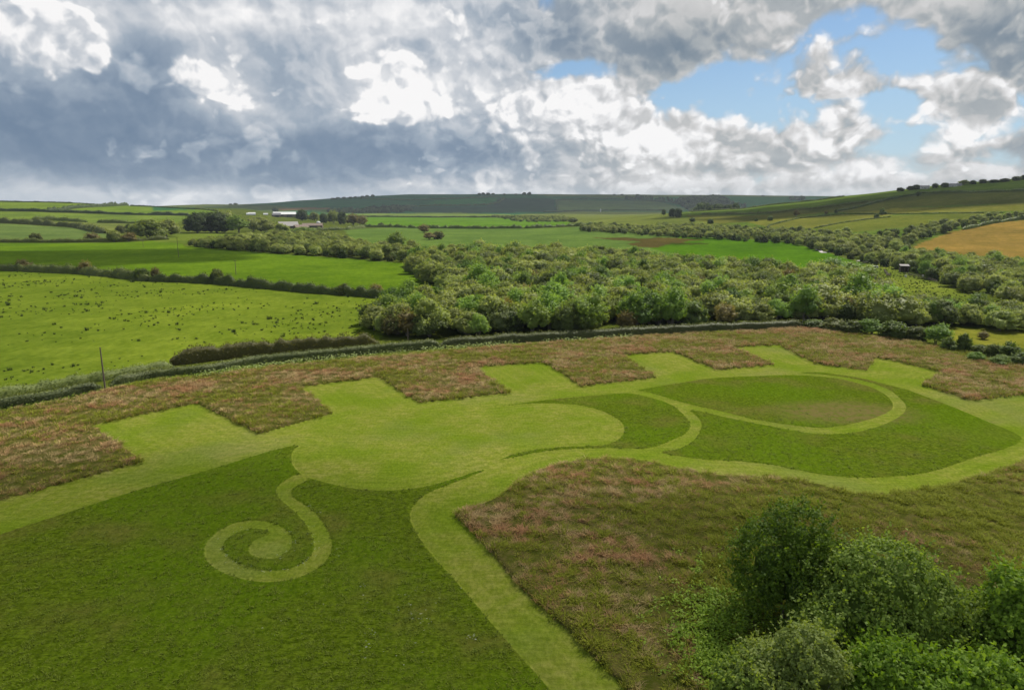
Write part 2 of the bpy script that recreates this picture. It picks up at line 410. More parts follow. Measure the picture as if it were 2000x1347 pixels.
PG = dict(rn=onground(ROUGH_NORTH), rs=onground(ROUGH_SOUTH, 1), lw=onground(LONG_WEST, 1), sp=onground(SPIRAL, 2),
          lc=onground(LONG_CRESCENT, 1), le=onground(LONG_ELLIPSE, 1), ls=onground(LONG_EAST, 1))

# crops and pastures further off: name of the piece of ground, real base colour, outline
FIELDS = [
    ('pasture', (0.125, 0.218, 0.032), [(-700, 545), (-100, 528), (100, 532), (300, 547), (450, 558), (600, 570), (750, 584), (770, 600), (745, 660), (740, 678), (620, 686), (500, 693), (330, 712), (200, 740), (0, 772), (-300, 830), (-900, 900)]),
    ('pasture', (0.094, 0.205, 0.018), [(-500, 471), (0, 474), (250, 473), (345, 468), (360, 480), (500, 492), (700, 506), (800, 515), (815, 540), (880, 575), (850, 590), (790, 590), (600, 569), (450, 557), (300, 546), (100, 530), (-300, 530)]),
    ('crop_field', (0.105, 0.195, 0.075), [(-500, 437), (0, 437), (60, 440), (150, 446), (210, 457), (250, 466), (240, 471), (0, 472), (-500, 470)]),
    ('pasture', (0.125, 0.225, 0.050), [(-500, 416), (0, 414), (200, 419), (370, 422), (345, 436), (200, 435), (0, 430), (-500, 430)]),
    ('pasture', (0.140, 0.210, 0.075), [(50, 433), (200, 435), (330, 436), (300, 448), (230, 452), (160, 444)]),
    ('pasture', (0.130, 0.235, 0.045), [(-500, 380), (0, 390), (150, 394), (255, 401), (170, 405), (90, 413), (-500, 411)]),
    ('pasture', (0.120, 0.230, 0.040), [(255, 401), (330, 405), (400, 409), (425, 413), (370, 420), (200, 418), (110, 412), (170, 406)]),
    ('pasture', (0.110, 0.190, 0.040), [(345, 456), (450, 456), (500, 458), (480, 470), (360, 476), (300, 472)]),
    ('hill_pasture', (0.032, 0.140, 0.080), [(300, 401), (500, 396), (600, 388), (700, 381), (800, 377), (1000, 376), (1400, 378), (1640, 380), (1800, 384), (1700, 420), (1300, 420), (1000, 420), (700, 415), (300, 412)]),
    ('hill_pasture', (0.070, 0.130, 0.050), [(400, 402), (520, 400), (560, 404), (500, 412), (380, 408)]),
    ('ploughed_field', (0.150, 0.120, 0.080), [(525, 408), (600, 405), (640, 406), (660, 410), (560, 412)]),
    ('hill_pasture', (0.065, 0.150, 0.060), [(600, 409), (660, 410), (760, 408), (740, 418), (640, 417)]),
    ('hill_pasture', (0.040, 0.185, 0.070), [(840, 394), (900, 388), (1000, 386), (970, 398), (900, 402), (830, 402)]),
    ('hill_pasture', (0.030, 0.075, 0.065), [(800, 404), (960, 402), (975, 386), (1080, 388), (1090, 412), (900, 416), (800, 414)]),
    ('hill_pasture', (0.090, 0.165, 0.080), [(1088, 390), (1280, 393), (1340, 408), (1330, 412), (1090, 413)]),
    ('hill_pasture', (0.100, 0.165, 0.060), [(1050, 377), (1400, 379), (1640, 382), (1640, 384), (1400, 384), (1200, 386), (1050, 382)]),
    ('pasture', (0.125, 0.225, 0.055), [(640, 418), (740, 417), (900, 415), (1000, 419), (1000, 424), (900, 423), (700, 421), (650, 422)]),
    ('pasture', (0.088, 0.225, 0.022), [(715, 424), (900, 424), (1000, 426), (1120, 430), (1110, 440), (1000, 444), (850, 443), (715, 441)]),
    ('pasture', (0.125, 0.190, 0.055), [(1000, 420), (1100, 414), (1300, 415), (1380, 425), (1400, 440), (1300, 444), (1150, 440), (1090, 430)]),
    ('pasture', (0.098, 0.200, 0.060), [(670, 447), (800, 443), (900, 446), (1050, 446), (1160, 441), (1200, 448), (1300, 457), (1400, 464), (1520, 469), (1600, 487), (1690, 515), (1650, 535), (1560, 535), (1400, 515), (1250, 500), (1100, 490), (800, 500), (700, 485)]),
    ('pasture', (0.062, 0.180, 0.010), [(1330, 461), (1400, 465), (1520, 470), (1600, 488), (1690, 516), (1650, 535), (1560, 535), (1400, 515), (1330, 498), (1270, 485), (1300, 478)]),
    ('marsh', (0.085, 0.085, 0.035), [(1150, 463), (1190, 465), (1220, 463.5), (1250, 466), (1290, 464), (1330, 465.5), (1360, 468), (1395, 468.5), (1350, 470), (1330, 473), (1345, 476), (1300, 478), (1285, 484), (1240, 482), (1225, 476), (1255, 472), (1200, 469)]),
    ('marsh', (0.045, 0.090, 0.015), [(1310, 475), (1350, 474), (1383, 475), (1386, 477), (1350, 478.5), (1310, 478)]),
    ('hill_pasture', (0.085, 0.165, 0.035), [(1330, 414), (1450, 408), (1500, 401), (1640, 385), (1660, 380), (2200, 330), (2200, 460), (1700, 470), (1500, 450), (1330, 425)]),
    ('hill_pasture', (0.105, 0.140, 0.040), [(1340, 420), (1500, 419), (1560, 408), (1630, 412), (1560, 420), (1500, 430), (1400, 436), (1350, 430)]),
    ('hill_pasture', (0.085, 0.120, 0.040), [(1560, 408), (1640, 399), (1760, 384), (1830, 377), (2100, 372), (2100, 397), (1900, 400), (1800, 404), (1650, 415), (1600, 415)]),
    ('hill_pasture', (0.150, 0.190, 0.050), [(1650, 416), (1750, 407), (1850, 404), (2100, 393), (2100, 412), (1900, 414), (1750, 418)]),
    ('hill_pasture', (0.150, 0.195, 0.050), [(1460, 434), (1560, 422), (1650, 419), (1750, 418), (1720, 424), (1650, 432), (1590, 446), (1500, 444)]),
    ('hill_pasture', (0.115, 0.170, 0.040), [(1590, 447), (1650, 433), (1750, 421), (1950, 415), (1900, 430), (1800, 440), (1700, 450), (1640, 455)]),
    ('barley_field', (0.225, 0.192, 0.068), [(1762, 496), (1800, 474), (1850, 455), (1900, 443), (1960, 433), (2050, 428), (2300, 425), (2300, 540), (2000, 512), (1900, 506), (1820, 500)]),
    ('meadow', (0.135, 0.215, 0.045), [(1690, 512), (1740, 520), (1800, 545), (1850, 560), (1920, 585), (1990, 605), (2060, 615), (1960, 618), (1850, 606), (1780, 603), (1740, 570), (1715, 545)]),
    ('meadow', (0.165, 0.215, 0.045), [(1800, 640), (1850, 639), (2000, 646), (2200, 655), (2200, 720), (2000, 680), (1900, 672), (1850, 662)]),
]
_fw = []
for _n, _c, _p in FIELDS:
    _fw.append((_n, _c, np.array([at(*q) for q in _p])))

def ground_attrs(x, y):
    """base colour, class and the signed distances of the mown pattern at points of the ground"""
    n = x.size
    r = np.hypot(x, y)
    col = np.tile(np.array([0.080, 0.130, 0.032]), (n, 1))
    cls = np.zeros(n, int)                       # 0 = rough ground under scrub
    names = ['scrub_ground']
    for nm, c, poly in _fw:
        if nm not in names: names.append(nm)
        m = inside(x, y, poly)
        col[m] = c; cls[m] = names.index(nm)
    near = (r < 420)
    s = {}
    for k, poly in PG.items():
        v = np.full(n, -6.0)
        v[near] = sdf(x[near], y[near], poly, 6.0)
        s[k] = v
    rough = np.maximum(s['rn'], s['rs'])
    lng = np.maximum.reduce([np.minimum(s['lw'], -s['sp']), s['lc'], s['le'], s['ls']])
    lng = np.minimum(lng, -rough)
    home = near & inside(x, y, np.array([at(*q) for q in [(-1500, 1100), (-150, 850), (0, 806), (107, 789), (200, 767), (290, 746), (400, 735), (500, 722), (600, 708), (740, 695), (860, 684), (1000, 672), (1130, 663), (1240, 655), (1370, 647), (1500, 640), (1560, 636), (1640, 640), (1740, 652), (1840, 672), (1920, 692), (2000, 708), (2150, 720), (2600, 760), (2600, 1340), (2600, 2400), (-1500, 2400)]]))
    home |= (r < 30)
    return col, cls, names, rough, lng, home
# ---------------------------------------------------------------- ground mesh (one polar sheet round the camera, out to 8 km)
def material(name):
    mt = bpy.data.materials.new(name); mt.use_nodes = True
    mt.node_tree.nodes.clear()
    N = Nodes(mt.node_tree)
    return mt, N
def finish(N, shader, disp=None):
    o = N.new('ShaderNodeOutputMaterial')
    N.l.new(shader, o.inputs[0])
def principled(N, col, rough=0.8, normal=None, spec=0.3, **kw):
    b = N.new('ShaderNodeBsdfPrincipled')
    if isinstance(col, tuple) and len(col) == 3: col = (*col, 1)
    N.put(b.inputs['Base Color'], col); N.put(b.inputs['Roughness'], rough)
    b.inputs['Specular IOR Level'].default_value = spec
    if normal is not None: N.put(b.inputs['Normal'], normal)
    for k, v in kw.items(): N.put(b.inputs[k], v)
    return b.outputs[0]
def bump(N, h, strength, dist):
    b = N.new('ShaderNodeBump')
    N.put(b.inputs['Height'], h); b.inputs['Strength'].default_value = strength; b.inputs['Distance'].default_value = dist
    return b.outputs[0]
def attr(N, name, out='Fac'):
    a = N.new('ShaderNodeAttribute'); a.attribute_name = name
    return a.outputs[out]

def grass_material():
    bx_, by_ = at(1650, 806)
    mt, N = material('grassland')
    pos = N.new('ShaderNodeNewGeometry').outputs['Position']
    crop = attr(N, 'crop', 'Color'); ln = attr(N, 'long'); rg = attr(N, 'rough'); hm = attr(N, 'home')
    fine = N.noise(pos, 5.0, 4.0, 0.65)
    mid = N.noise(pos, 0.9, 5.0, 0.6)
    big = N.noise(pos, 0.11, 4.0, 0.55)
    huge = N.noise(pos, 0.018, 3.0, 0.5)
    sp = N.v('MULTIPLY', pos, (1.0, 2.4, 1.0))
    streak = N.noise(sp, 1.6, 4.0, 0.65, 1.2)
    edge = N.m('MULTIPLY', N.m('SUBTRACT', N.noise(pos, 3.0, 3.0), 0.5), 0.35)
    fl = N.ss(N.m('ADD', ln, edge), -0.05, 0.10)
    fr = N.ss(N.m('ADD', rg, edge), -0.05, 0.12)
    # freshly cut grass: pale, with faint mower runs
    grain = N.noise(N.v('MULTIPLY', pos, (1.0, 0.55, 1.0)), 3.4, 3.0, 0.7)
    mown = N.mix(N.ss(mid, 0.35, 0.68), (0.136, 0.166, 0.017), (0.180, 0.190, 0.036))
    mown = N.mix(N.ss(big, 0.36, 0.66), mown, (0.112, 0.160, 0.011))
    mown = N.mix(N.ss(N.noise(pos, 0.045, 4.0, 0.6), 0.50, 0.68, 0, 0.5), mown, (0.150, 0.156, 0.048))
    mown = N.v('MULTIPLY', mown, N.mix(N.ss(grain, 0.30, 0.70), (0.76, 0.80, 0.66), (1.18, 1.14, 1.28)))
    runs = N.noise(N.v('MULTIPLY', pos, (0.30, 2.2, 1.0)), 1.0, 4.0, 0.65)
    mown = N.v('MULTIPLY', mown, N.mix(N.ss(runs, 0.32, 0.68), (0.88, 0.89, 0.82), (1.10, 1.08, 1.14)))
    dist = N.m('ADD', N.m('MULTIPLY', N.m('MAXIMUM', ln, rg), 4.6), N.m('MULTIPLY', mid, 2.0))
    lanes = N.m('MULTIPLY', N.ss(N.m('SINE', dist), -0.6, 0.8), N.ss(N.m('MAXIMUM', ln, rg), -5.8, -4.5))
    mown = N.v('MULTIPLY', mown, N.mix(lanes, (0.96, 0.965, 0.95), (1.04, 1.03, 1.04)))
    # uncut lawn: deeper, blotched and streaked
    lo = N.mix(N.ss(streak, 0.38, 0.62), (0.042, 0.064, 0.003), (0.086, 0.124, 0.007))
    lo = N.mix(N.ss(big, 0.46, 0.66, 0, 0.75), lo, (0.095, 0.092, 0.018))
    lo = N.mix(N.ss(N.noise(pos, 0.05, 3.0), 0.46, 0.60, 0, 0.6), lo, (0.064, 0.114, 0.003))
    lo = N.mix(N.ss(fine, 0.5, 0.72, 0, 0.55), lo, (0.112, 0.140, 0.018))
    lo = N.v('MULTIPLY', lo, N.mix(N.ss(grain, 0.30, 0.70), (0.70, 0.74, 0.6), (1.22, 1.18, 1.3)))
    # soil and thatch under the rough grass
    ro = N.mix(N.ss(mid, 0.4, 0.62), (0.050, 0.058, 0.008), (0.090, 0.078, 0.022))
    bd = N.v('LENGTH', N.v('MULTIPLY', N.v('SUBTRACT', pos, (bx_, by_, 0.0)), (0.55, 1.0, 0.0)))
    lo = N.mix(N.m('MULTIPLY', N.ss(bd, 8.0, 2.5), N.ss(mid, 0.35, 0.6, 0.3, 0.9)), lo, (0.125, 0.098, 0.034))
    near = N.mix(fl, mown, lo)
    near = N.mix(fr, near, ro)
    # farther fields: their own colour with mottling
    farc = N.v('MULTIPLY', crop, N.mix(N.ss(huge, 0.3, 0.7), (0.70, 0.58, 0.38), (1.05, 0.80, 0.50)))
    farc = N.v('MULTIPLY', farc, N.mix(N.ss(big, 0.35, 0.65), (0.86, 0.90, 0.8), (1.10, 1.07, 1.1)))
    farc = N.v('MULTIPLY', farc, N.mix(N.ss(mid, 0.3, 0.7), (0.82, 0.86, 0.8), (1.12, 1.08, 1.1)))
    farc = N.v('MULTIPLY', farc, N.mix(N.ss(N.noise(N.v('MULTIPLY', pos, (1.0, 0.4, 1.0)), 0.5, 5.0, 0.7), 0.3, 0.7), (0.82, 0.84, 0.75), (1.15, 1.12, 1.2)))
    col = N.mix(hm, farc, near)
    hgt = N.m('ADD', N.m('MULTIPLY', fine, 0.6), N.m('MULTIPLY', streak, 1.0))
    nrm = bump(N, hgt, 0.55, 0.16)
    finish(N, principled(N, col, 1.0, nrm, 0.0))
    return mt
GRASS = grass_material()

def wave_noise(x, y, f, seed):
    rg = np.random.default_rng(seed)
    t = np.zeros_like(x)
    for i in range(10):
        a = rg.uniform(0, 2 * np.pi); ff = f * rg.uniform(0.6, 1.9)
        t += np.sin(x * math.cos(a) * ff + y * math.sin(a) * ff + rg.uniform(0, 6.28))
    return t / 10.0

def build_ground():
    azs = np.concatenate([np.arange(-180, -50, 4.0), np.arange(-50, 50, 0.2), np.arange(50, 180, 4.0)])
    radii = [14.0]
    while radii[-1] < 8000:
        r = radii[-1]
        radii.append(r * (1.0045 if r < 260 else 1.009 if r < 1500 else 1.02))
    radii = np.array(radii)
    A, RD = np.meshgrid(np.radians(azs), radii)
    x = (np.sin(A) * RD).ravel(); y = (np.cos(A) * RD).ravel()
    na, nr = len(azs), len(radii)
    z = ground_z(x, y)
    col, cls, names, rough, lng, home = ground_attrs(x, y)
    hz = home.astype(float)
    lift = 0.10 * smooth(lng / 0.25 + 0.3) + 0.36 * smooth(rough / 0.35 + 0.2)
    lift += smooth(lng * 2) * 0.05 * wave_noise(x, y, 3.1, 1) + smooth(rough * 2) * 0.16 * wave_noise(x, y, 2.6, 2)
    z = z + lift * hz
    # classes of the home field
    nm = names + ['mown_grass', 'long_grass', 'rough_ground']
    cls = np.where(home, len(names), cls)
    cls = np.where(home & (lng > 0), len(names) + 1, cls)
    cls = np.where(home & (rough > 0), len(names) + 2, cls)
    idx = np.arange(nr * na).reshape(nr, na)
    a = idx[:-1, :]; b = idx[1:, :]
    q = np.stack([a, np.roll(a, -1, 1), np.roll(b, -1, 1), b], -1).reshape(-1, 4)
    fc = cls[q[:, 0]]
    # centre disc under the camera
    for c in range(len(nm)):
        f = q[fc == c]
        if len(f) == 0: continue
        used, inv = np.unique(f, return_inverse=True)
        vx = np.stack([x[used], y[used], z[used]], 1)
        tris = inv.reshape(-1, 4)
        me = bpy.data.meshes.new(nm[c])
        me.vertices.add(len(vx)); me.vertices.foreach_set('co', vx.ravel())
        me.loops.add(tris.size); me.loops.foreach_set('vertex_index', tris[:, ::-1].ravel())
        me.polygons.add(len(tris)); me.polygons.foreach_set('loop_start', np.arange(0, tris.size, 4))
        me.update(calc_edges=True)
        me.polygons.foreach_set('use_smooth', np.ones(len(tris), bool))
        ca = me.color_attributes.new('crop', 'FLOAT_COLOR', 'POINT')
        ca.data.foreach_set('color', np.concatenate([col[used], np.ones((len(used), 1))], 1).ravel())
        for k, v in (('long', lng), ('rough', rough), ('home', hz)):
            at_ = me.attributes.new(k, 'FLOAT', 'POINT'); at_.data.foreach_set('value', v[used])
        me.materials.append(GRASS)
        o = bpy.data.objects.new(nm[c], me); C.objects.link(o)
        o['kind'] = 'structure'
    # plug under the camera
    n = len(azs)
    vs = [(0, 0, 0.07)] + [(x[i], y[i], z[i]) for i in range(n)]
    me = bpy.data.meshes.new('long_grass')
    me.from_pydata(vs, [], [(0, 1 + (i + 1) % n, 1 + i) for i in range(n)])
    for k, v in (('long', 1.0), ('rough', -1.0), ('home', 1.0)):
        at_ = me.attributes.new(k, 'FLOAT', 'POINT'); at_.data.foreach_set('value', np.full(len(vs), v))
    me.materials.append(GRASS)
    o = bpy.data.objects.new('lawn_below_camera', me); C.objects.link(o); o['kind'] = 'structure'
    o.name = 'grass_ground'
build_ground()
# ---------------------------------------------------------------- tagging helpers
def tag(o, label=None, cat=None, group=None, kind=None):
    if label: o['label'] = label
    if cat: o['category'] = cat
    if group: o['group'] = group
    if kind: o['kind'] = kind
    return o
def empty(name, loc, rz=0.0, scale=None):
    o = bpy.data.objects.new(name, None)
    o.empty_display_size = 0.5
    C.objects.link(o); o.location = loc; o.rotation_euler = (0, 0, rz)
    if scale is not None: o.scale = scale
    return o
def child(name, me, parent, loc=(0, 0, 0), rot=(0, 0, 0)):
    o = bpy.data.objects.new(name, me)
    C.objects.link(o); o.parent = parent; o.location = loc; o.rotation_euler = rot
    return o
def np_mesh(name, verts, quads=None, tris=None, mat=None, mats=None, midx=None, smooth_=False):
    me = bpy.data.meshes.new(name)
    verts = np.asarray(verts, float)
    loops = []; starts = []; n = 0
    if quads is not None and len(quads):
        loops.append(np.asarray(quads).ravel()); starts.append(np.arange(0, len(quads) * 4, 4)); n = len(quads) * 4
    if tris is not None and len(tris):
        loops.append(np.asarray(tris).ravel()); starts.append(n + np.arange(0, len(tris) * 3, 3))
    loops = np.concatenate(loops); starts = np.concatenate(starts)
    me.vertices.add(len(verts)); me.vertices.foreach_set('co', verts.ravel())
    me.loops.add(len(loops)); me.loops.foreach_set('vertex_index', loops.astype(np.int32))
    me.polygons.add(len(starts)); me.polygons.foreach_set('loop_start', starts.astype(np.int32))
    me.update(calc_edges=True)
    if smooth_: me.polygons.foreach_set('use_smooth', np.ones(len(starts), bool))
    if mat: me.materials.append(mat)
    if mats:
        for q in mats: me.materials.append(q)
        me.polygons.foreach_set('material_index', np.asarray(midx, np.int32))
    return me

# ---------------------------------------------------------------- plant materials
def leaf_material(name, dark, light, odd, trans=0.40, patch=None):
    mt, N = material(name)
    geo = N.new('ShaderNodeNewGeometry')
    oi = N.new('ShaderNodeObjectInfo')
    isl = geo.outputs['Random Per Island']
    c = N.mix(isl, dark, light)
    tone = N.new('ShaderNodeAttribute'); tone.attribute_type = 'OBJECT'; tone.attribute_name = 'tone'
    tn = tone.outputs['Fac']
    c = N.mix(N.ss(oi.outputs['Random'], 0.35, 1.0, 0.0, 0.7), c, odd)
    pale = N.v('ADD', N.v('MULTIPLY', c, (1.20, 1.20, 1.25)), (0.030, 0.036, 0.028))
    c = N.mix(N.ss(tn, 0.5, 1.0), N.mix(N.ss(tn, 0.5, 0.0), c, N.v('MULTIPLY', c, (0.55, 0.62, 0.62))), pale)
    k = N.noise(geo.outputs['Position'], 0.35, 2.0)
    c = N.v('MULTIPLY', c, N.mix(k, (0.72, 0.72, 0.62), (1.24, 1.18, 1.08)))
    d = principled(N, c, 0.62, None, 0.25)
    t = N.new('ShaderNodeBsdfTranslucent'); N.put(t.inputs[0], N.v('MULTIPLY', c, (1.5, 1.5, 0.45)))
    mx = N.new('ShaderNodeMixShader'); mx.inputs[0].default_value = trans
    N.l.new(d, mx.inputs[1]); N.l.new(t.outputs[0], mx.inputs[2])
    finish(N, mx.outputs[0])
    return mt
LEAF = dict(
    willow=leaf_material('willow_leaves', (0.142, 0.181, 0.048), (0.352, 0.384, 0.146), (0.222, 0.282, 0.065)),
    ash=leaf_material('ash_leaves', (0.116, 0.214, 0.034), (0.242, 0.369, 0.070), (0.232, 0.300, 0.070)),
    thorn=leaf_material('hawthorn_leaves', (0.057, 0.103, 0.018), (0.161, 0.218, 0.046), (0.138, 0.144, 0.041)),
    dark=leaf_material('sycamore_leaves', (0.043, 0.078, 0.025), (0.093, 0.136, 0.042), (0.078, 0.109, 0.037)),
    brown=leaf_material('bronze_leaves', (0.145, 0.120, 0.041), (0.273, 0.222, 0.089), (0.171, 0.145, 0.055)),
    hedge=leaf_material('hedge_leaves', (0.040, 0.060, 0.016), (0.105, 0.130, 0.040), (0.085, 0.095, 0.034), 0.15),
    hedgetop=leaf_material('hedge_lit_top_growth', (0.120, 0.150, 0.045), (0.260, 0.290, 0.120), (0.16, 0.18, 0.07), 0.25),  # paler top growth; sunlit top against shaded sides put into the colour
    dhedge=leaf_material('dark_hedge_leaves', (0.062, 0.093, 0.022), (0.147, 0.178, 0.056), (0.139, 0.109, 0.043)),
    alder=leaf_material('alder_leaves', (0.055, 0.110, 0.010), (0.190, 0.290, 0.026), (0.100, 0.170, 0.014)),
    sallow=leaf_material('sallow_leaves', (0.100, 0.170, 0.022), (0.400, 0.520, 0.110), (0.170, 0.260, 0.036)),
    grey=leaf_material('grey_willow_leaves', (0.120, 0.170, 0.040), (0.480, 0.560, 0.200), (0.230, 0.300, 0.070)),
    bright=leaf_material('young_ash_leaves', (0.120, 0.220, 0.018), (0.400, 0.560, 0.075), (0.190, 0.320, 0.032)),
    nettle=leaf_material('nettle_leaves', (0.130, 0.220, 0.012), (0.320, 0.460, 0.050), (0.190, 0.290, 0.028)),
    parsley=leaf_material('cow_parsley_leaves', (0.171, 0.248, 0.062), (0.512, 0.574, 0.298), (0.248, 0.326, 0.099)),
)
def bark_material():
    mt, N = material('bark')
    pos = N.new('ShaderNodeTexCoord').outputs['Object']
    n = N.noise(N.v('MULTIPLY', pos, (1, 1, 0.25)), 6.0, 4.0)
    finish(N, principled(N, N.mix(n, (0.090, 0.076, 0.058), (0.320, 0.290, 0.240)), 0.9, bump(N, n, 0.5, 0.05), 0.1))
    return mt
BARK = bark_material()

# ---------------------------------------------------------------- foliage geometry
def unit(rng, n):
    v = rng.normal(size=(n, 3)); return v / np.linalg.norm(v, axis=1)[:, None]
def leaf_quads(pos, nrm, size, rng, aspect=0.62):
    """one pointed leaf (or spray of leaves) as a rhombus at every position"""
    n = len(pos)
    t = rng.normal(size=(n, 3)); t -= nrm * np.sum(t * nrm, 1)[:, None]; t /= np.linalg.norm(t, axis=1)[:, None] + 1e-9
    b = np.cross(nrm, t)
    s = (size * rng.uniform(0.65, 1.35, n))[:, None]
    v = np.stack([pos - t * s, pos + b * s * aspect + nrm * s * 0.12, pos + t * s, pos - b * s * aspect + nrm * s * 0.12], 1).reshape(-1, 3)
    return v, np.arange(n * 4).reshape(-1, 4)
_ICO = None
def ico(sub=2):
    bm = bmesh.new(); bmesh.ops.create_icosphere(bm, subdivisions=sub, radius=1.0)
    v = np.array([p.co[:] for p in bm.verts]); f = np.array([[q.index for q in p.verts] for p in bm.faces]); bm.free()
    return v, f
ICO_V, ICO_F = ico(2)
def crown_mesh(name, rng, h, w, n_lobes, n_clumps, leaves_per, leaf, mat, low=0.18, top=1.0, flat=0.75, loose=0.0, core=0.80, spread=None):
    """lobes -> clumps on the lobes -> leaves round each clump; a darker inner mass closes the gaps"""
    L = []
    for i in range(n_lobes):
        a = i * 2.39996 + rng.uniform(-0.5, 0.5)
        q = math.sqrt((i + 0.3) / n_lobes)
        rr = w * 0.5 * q * rng.uniform(0.55, 0.86)
        # a dome: lobes further out sit lower
        ztop = h * top * (1 - 0.55 * (q * 0.9) ** 2.2) * rng.uniform(0.76, 1.06)
        rad = w * (0.25 if n_lobes > 5 else 0.36) * rng.uniform(0.6, 1.25) * (1 - 0.25 * q)
        zc = max(ztop - rad * flat, h * low + rad * 0.6)
        L.append((rr * math.cos(a), rr * math.sin(a), zc, rad, rad * flat))
        if zc - rad > h * (low + 0.15):       # fill beneath
            L.append((rr * math.cos(a) * 1.05, rr * math.sin(a) * 1.05, h * low + rad * 0.75 + rng.uniform(0, 0.1) * h, rad * 0.95, rad * 0.9))
    L = np.array(L)
    ws = L[:, 3] ** 2; ws /= ws.sum()
    k = rng.choice(len(L), n_clumps, p=ws)
    d = unit(rng, n_clumps); d[:, 2] = np.where(d[:, 2] < -0.35, -d[:, 2], d[:, 2])
    cc = L[k, :3] + d * np.stack([L[k, 3], L[k, 3], L[k, 4]], 1) * rng.uniform(0.86, 1.06 + loose, n_clumps)[:, None]
    # drop clumps buried in another lobe
    keep = np.ones(n_clumps, bool)
    for l in L:
        e = (cc - l[:3]) / np.array([l[3], l[3], l[4]])
        keep &= np.sum(e * e, 1) > 0.72
    keep &= cc[:, 2] > h * low * 0.5
    cc, d = cc[keep], d[keep]
    n = len(cc)
    cr = (spread if spread else w * 0.055) * rng.uniform(0.6, 1.5, n)
    m = leaves_per
    off = unit(rng, n * m) * (rng.uniform(0, 1, n * m) ** 0.45)[:, None] * np.repeat(cr, m)[:, None]
    off[:, 2] *= 0.8
    pos = np.repeat(cc, m, 0) + off
    nr = np.repeat(d, m, 0) * 0.55 + off / (np.repeat(cr, m)[:, None]) * 0.6 + unit(rng, n * m) * 0.55 + np.array([0, 0, 0.35])
    nr /= np.linalg.norm(nr, axis=1)[:, None]
    pos[:, 2] = np.maximum(pos[:, 2], 0.08)
    V, Q = leaf_quads(pos, nr, leaf, rng)
    # shoots that stick out of the outline
    ns = int(n * (0.16 + loose * 0.5))
    if ns:
        j = rng.integers(0, n, ns); ln = w * rng.uniform(0.05, 0.13, ns) * (1 + loose)
        dd = d[j] * 0.7 + unit(rng, ns) * 0.35 + np.array([0, 0, 0.55]); dd /= np.linalg.norm(dd, axis=1)[:, None]
        mm = max(5, m // 2 + 2); tt = np.tile(np.linspace(0.1, 1, mm), ns)
        sp_ = np.repeat(cc[j], mm, 0) + np.repeat(dd * ln[:, None], mm, 0) * tt[:, None] + rng.normal(size=(ns * mm, 3)) * leaf * 0.6
        sn = unit(rng, ns * mm) + np.array([0, 0, 0.5]); sn /= np.linalg.norm(sn, axis=1)[:, None]
        sp_[:, 2] = np.maximum(sp_[:, 2], 0.08)
        V2, Q2 = leaf_quads(sp_, sn, leaf, rng)
        Q = np.concatenate([Q, Q2 + len(V)]); V = np.concatenate([V, V2])
    parts_v = [V]; tr = []; base = len(V)
    for l in L:
        nz = 1 + 0.12 * np.sin(ICO_V @ rng.normal(size=3) * 5) + 0.08 * rng.normal(size=len(ICO_V))
        vv = ICO_V * nz[:, None] * np.array([l[3], l[3], l[4]]) * core + l[:3]
        vv[:, 2] = np.maximum(vv[:, 2], h * low * 0.4)
        parts_v.append(vv); tr.append(ICO_F + base); base += len(vv)
    return np_mesh(name, np.concatenate(parts_v), Q, np.concatenate(tr), mat), L
def tube(pts, radii, sides=6):
    pts = np.array(pts, float); V = []; F = []
    for i, p in enumerate(pts):
        d = pts[min(i + 1, len(pts) - 1)] - pts[max(i - 1, 0)]; d /= np.linalg.norm(d) + 1e-9
        a = np.cross(d, [0.3, 0.9, 0.1]); a /= np.linalg.norm(a); b = np.cross(d, a)
        for s in range(sides):
            t = 2 * math.pi * s / sides
            V.append(p + (a * math.cos(t) + b * math.sin(t)) * radii[i])
    for i in range(len(pts) - 1):
        for s in range(sides):
            F.append((i * sides + s, i * sides + (s + 1) % sides, (i + 1) * sides + (s + 1) % sides, (i + 1) * sides + s))
    return V, F
def trunk_mesh(name, rng, h, L, stems, r0, bare=0.0, reach=1.0):
    V = []; F = []
    def add(p, r, s=6):
        v, f = tube(p, r, s); o = len(V); V.extend(v); F.extend([tuple(q + o for q in g) for g in f])
    tg = L[rng.permutation(len(L))]
    for i in range(stems):
        t = tg[i % len(tg)]
        a = rng.uniform(0, 6.28); b0 = np.array([math.cos(a), math.sin(a), 0]) * (0.25 if stems > 1 else 0.0) * r0 * 6
        end = np.array([t[0], t[1], t[2] + t[4] * 0.5 * reach])
        mid = b0 * 1.4 + (end - b0) * 0.42 + np.array([rng.normal() * 0.2, rng.normal() * 0.2, h * 0.06])
        add([b0 + (0, 0, -0.3), b0 + (0, 0, 0.15), mid, end], [r0 * 1.25, r0, r0 * 0.6, r0 * 0.18], 7)
        for j in range(4):
            q = tg[rng.integers(len(tg))]
            e2 = q[:3] + unit(rng, 1)[0] * q[3] * 0.85
            s0 = b0 * 1.4 + (end - b0) * rng.uniform(0.3, 0.7)
            if e2[2] > s0[2] - 0.3: add([s0, (s0 + e2) / 2 + (0, 0, 0.15 * h * 0.3), e2], [r0 * 0.4, r0 * 0.25, r0 * 0.08], 5)
    return np_mesh(name, V, F, None, BARK, smooth_=True)

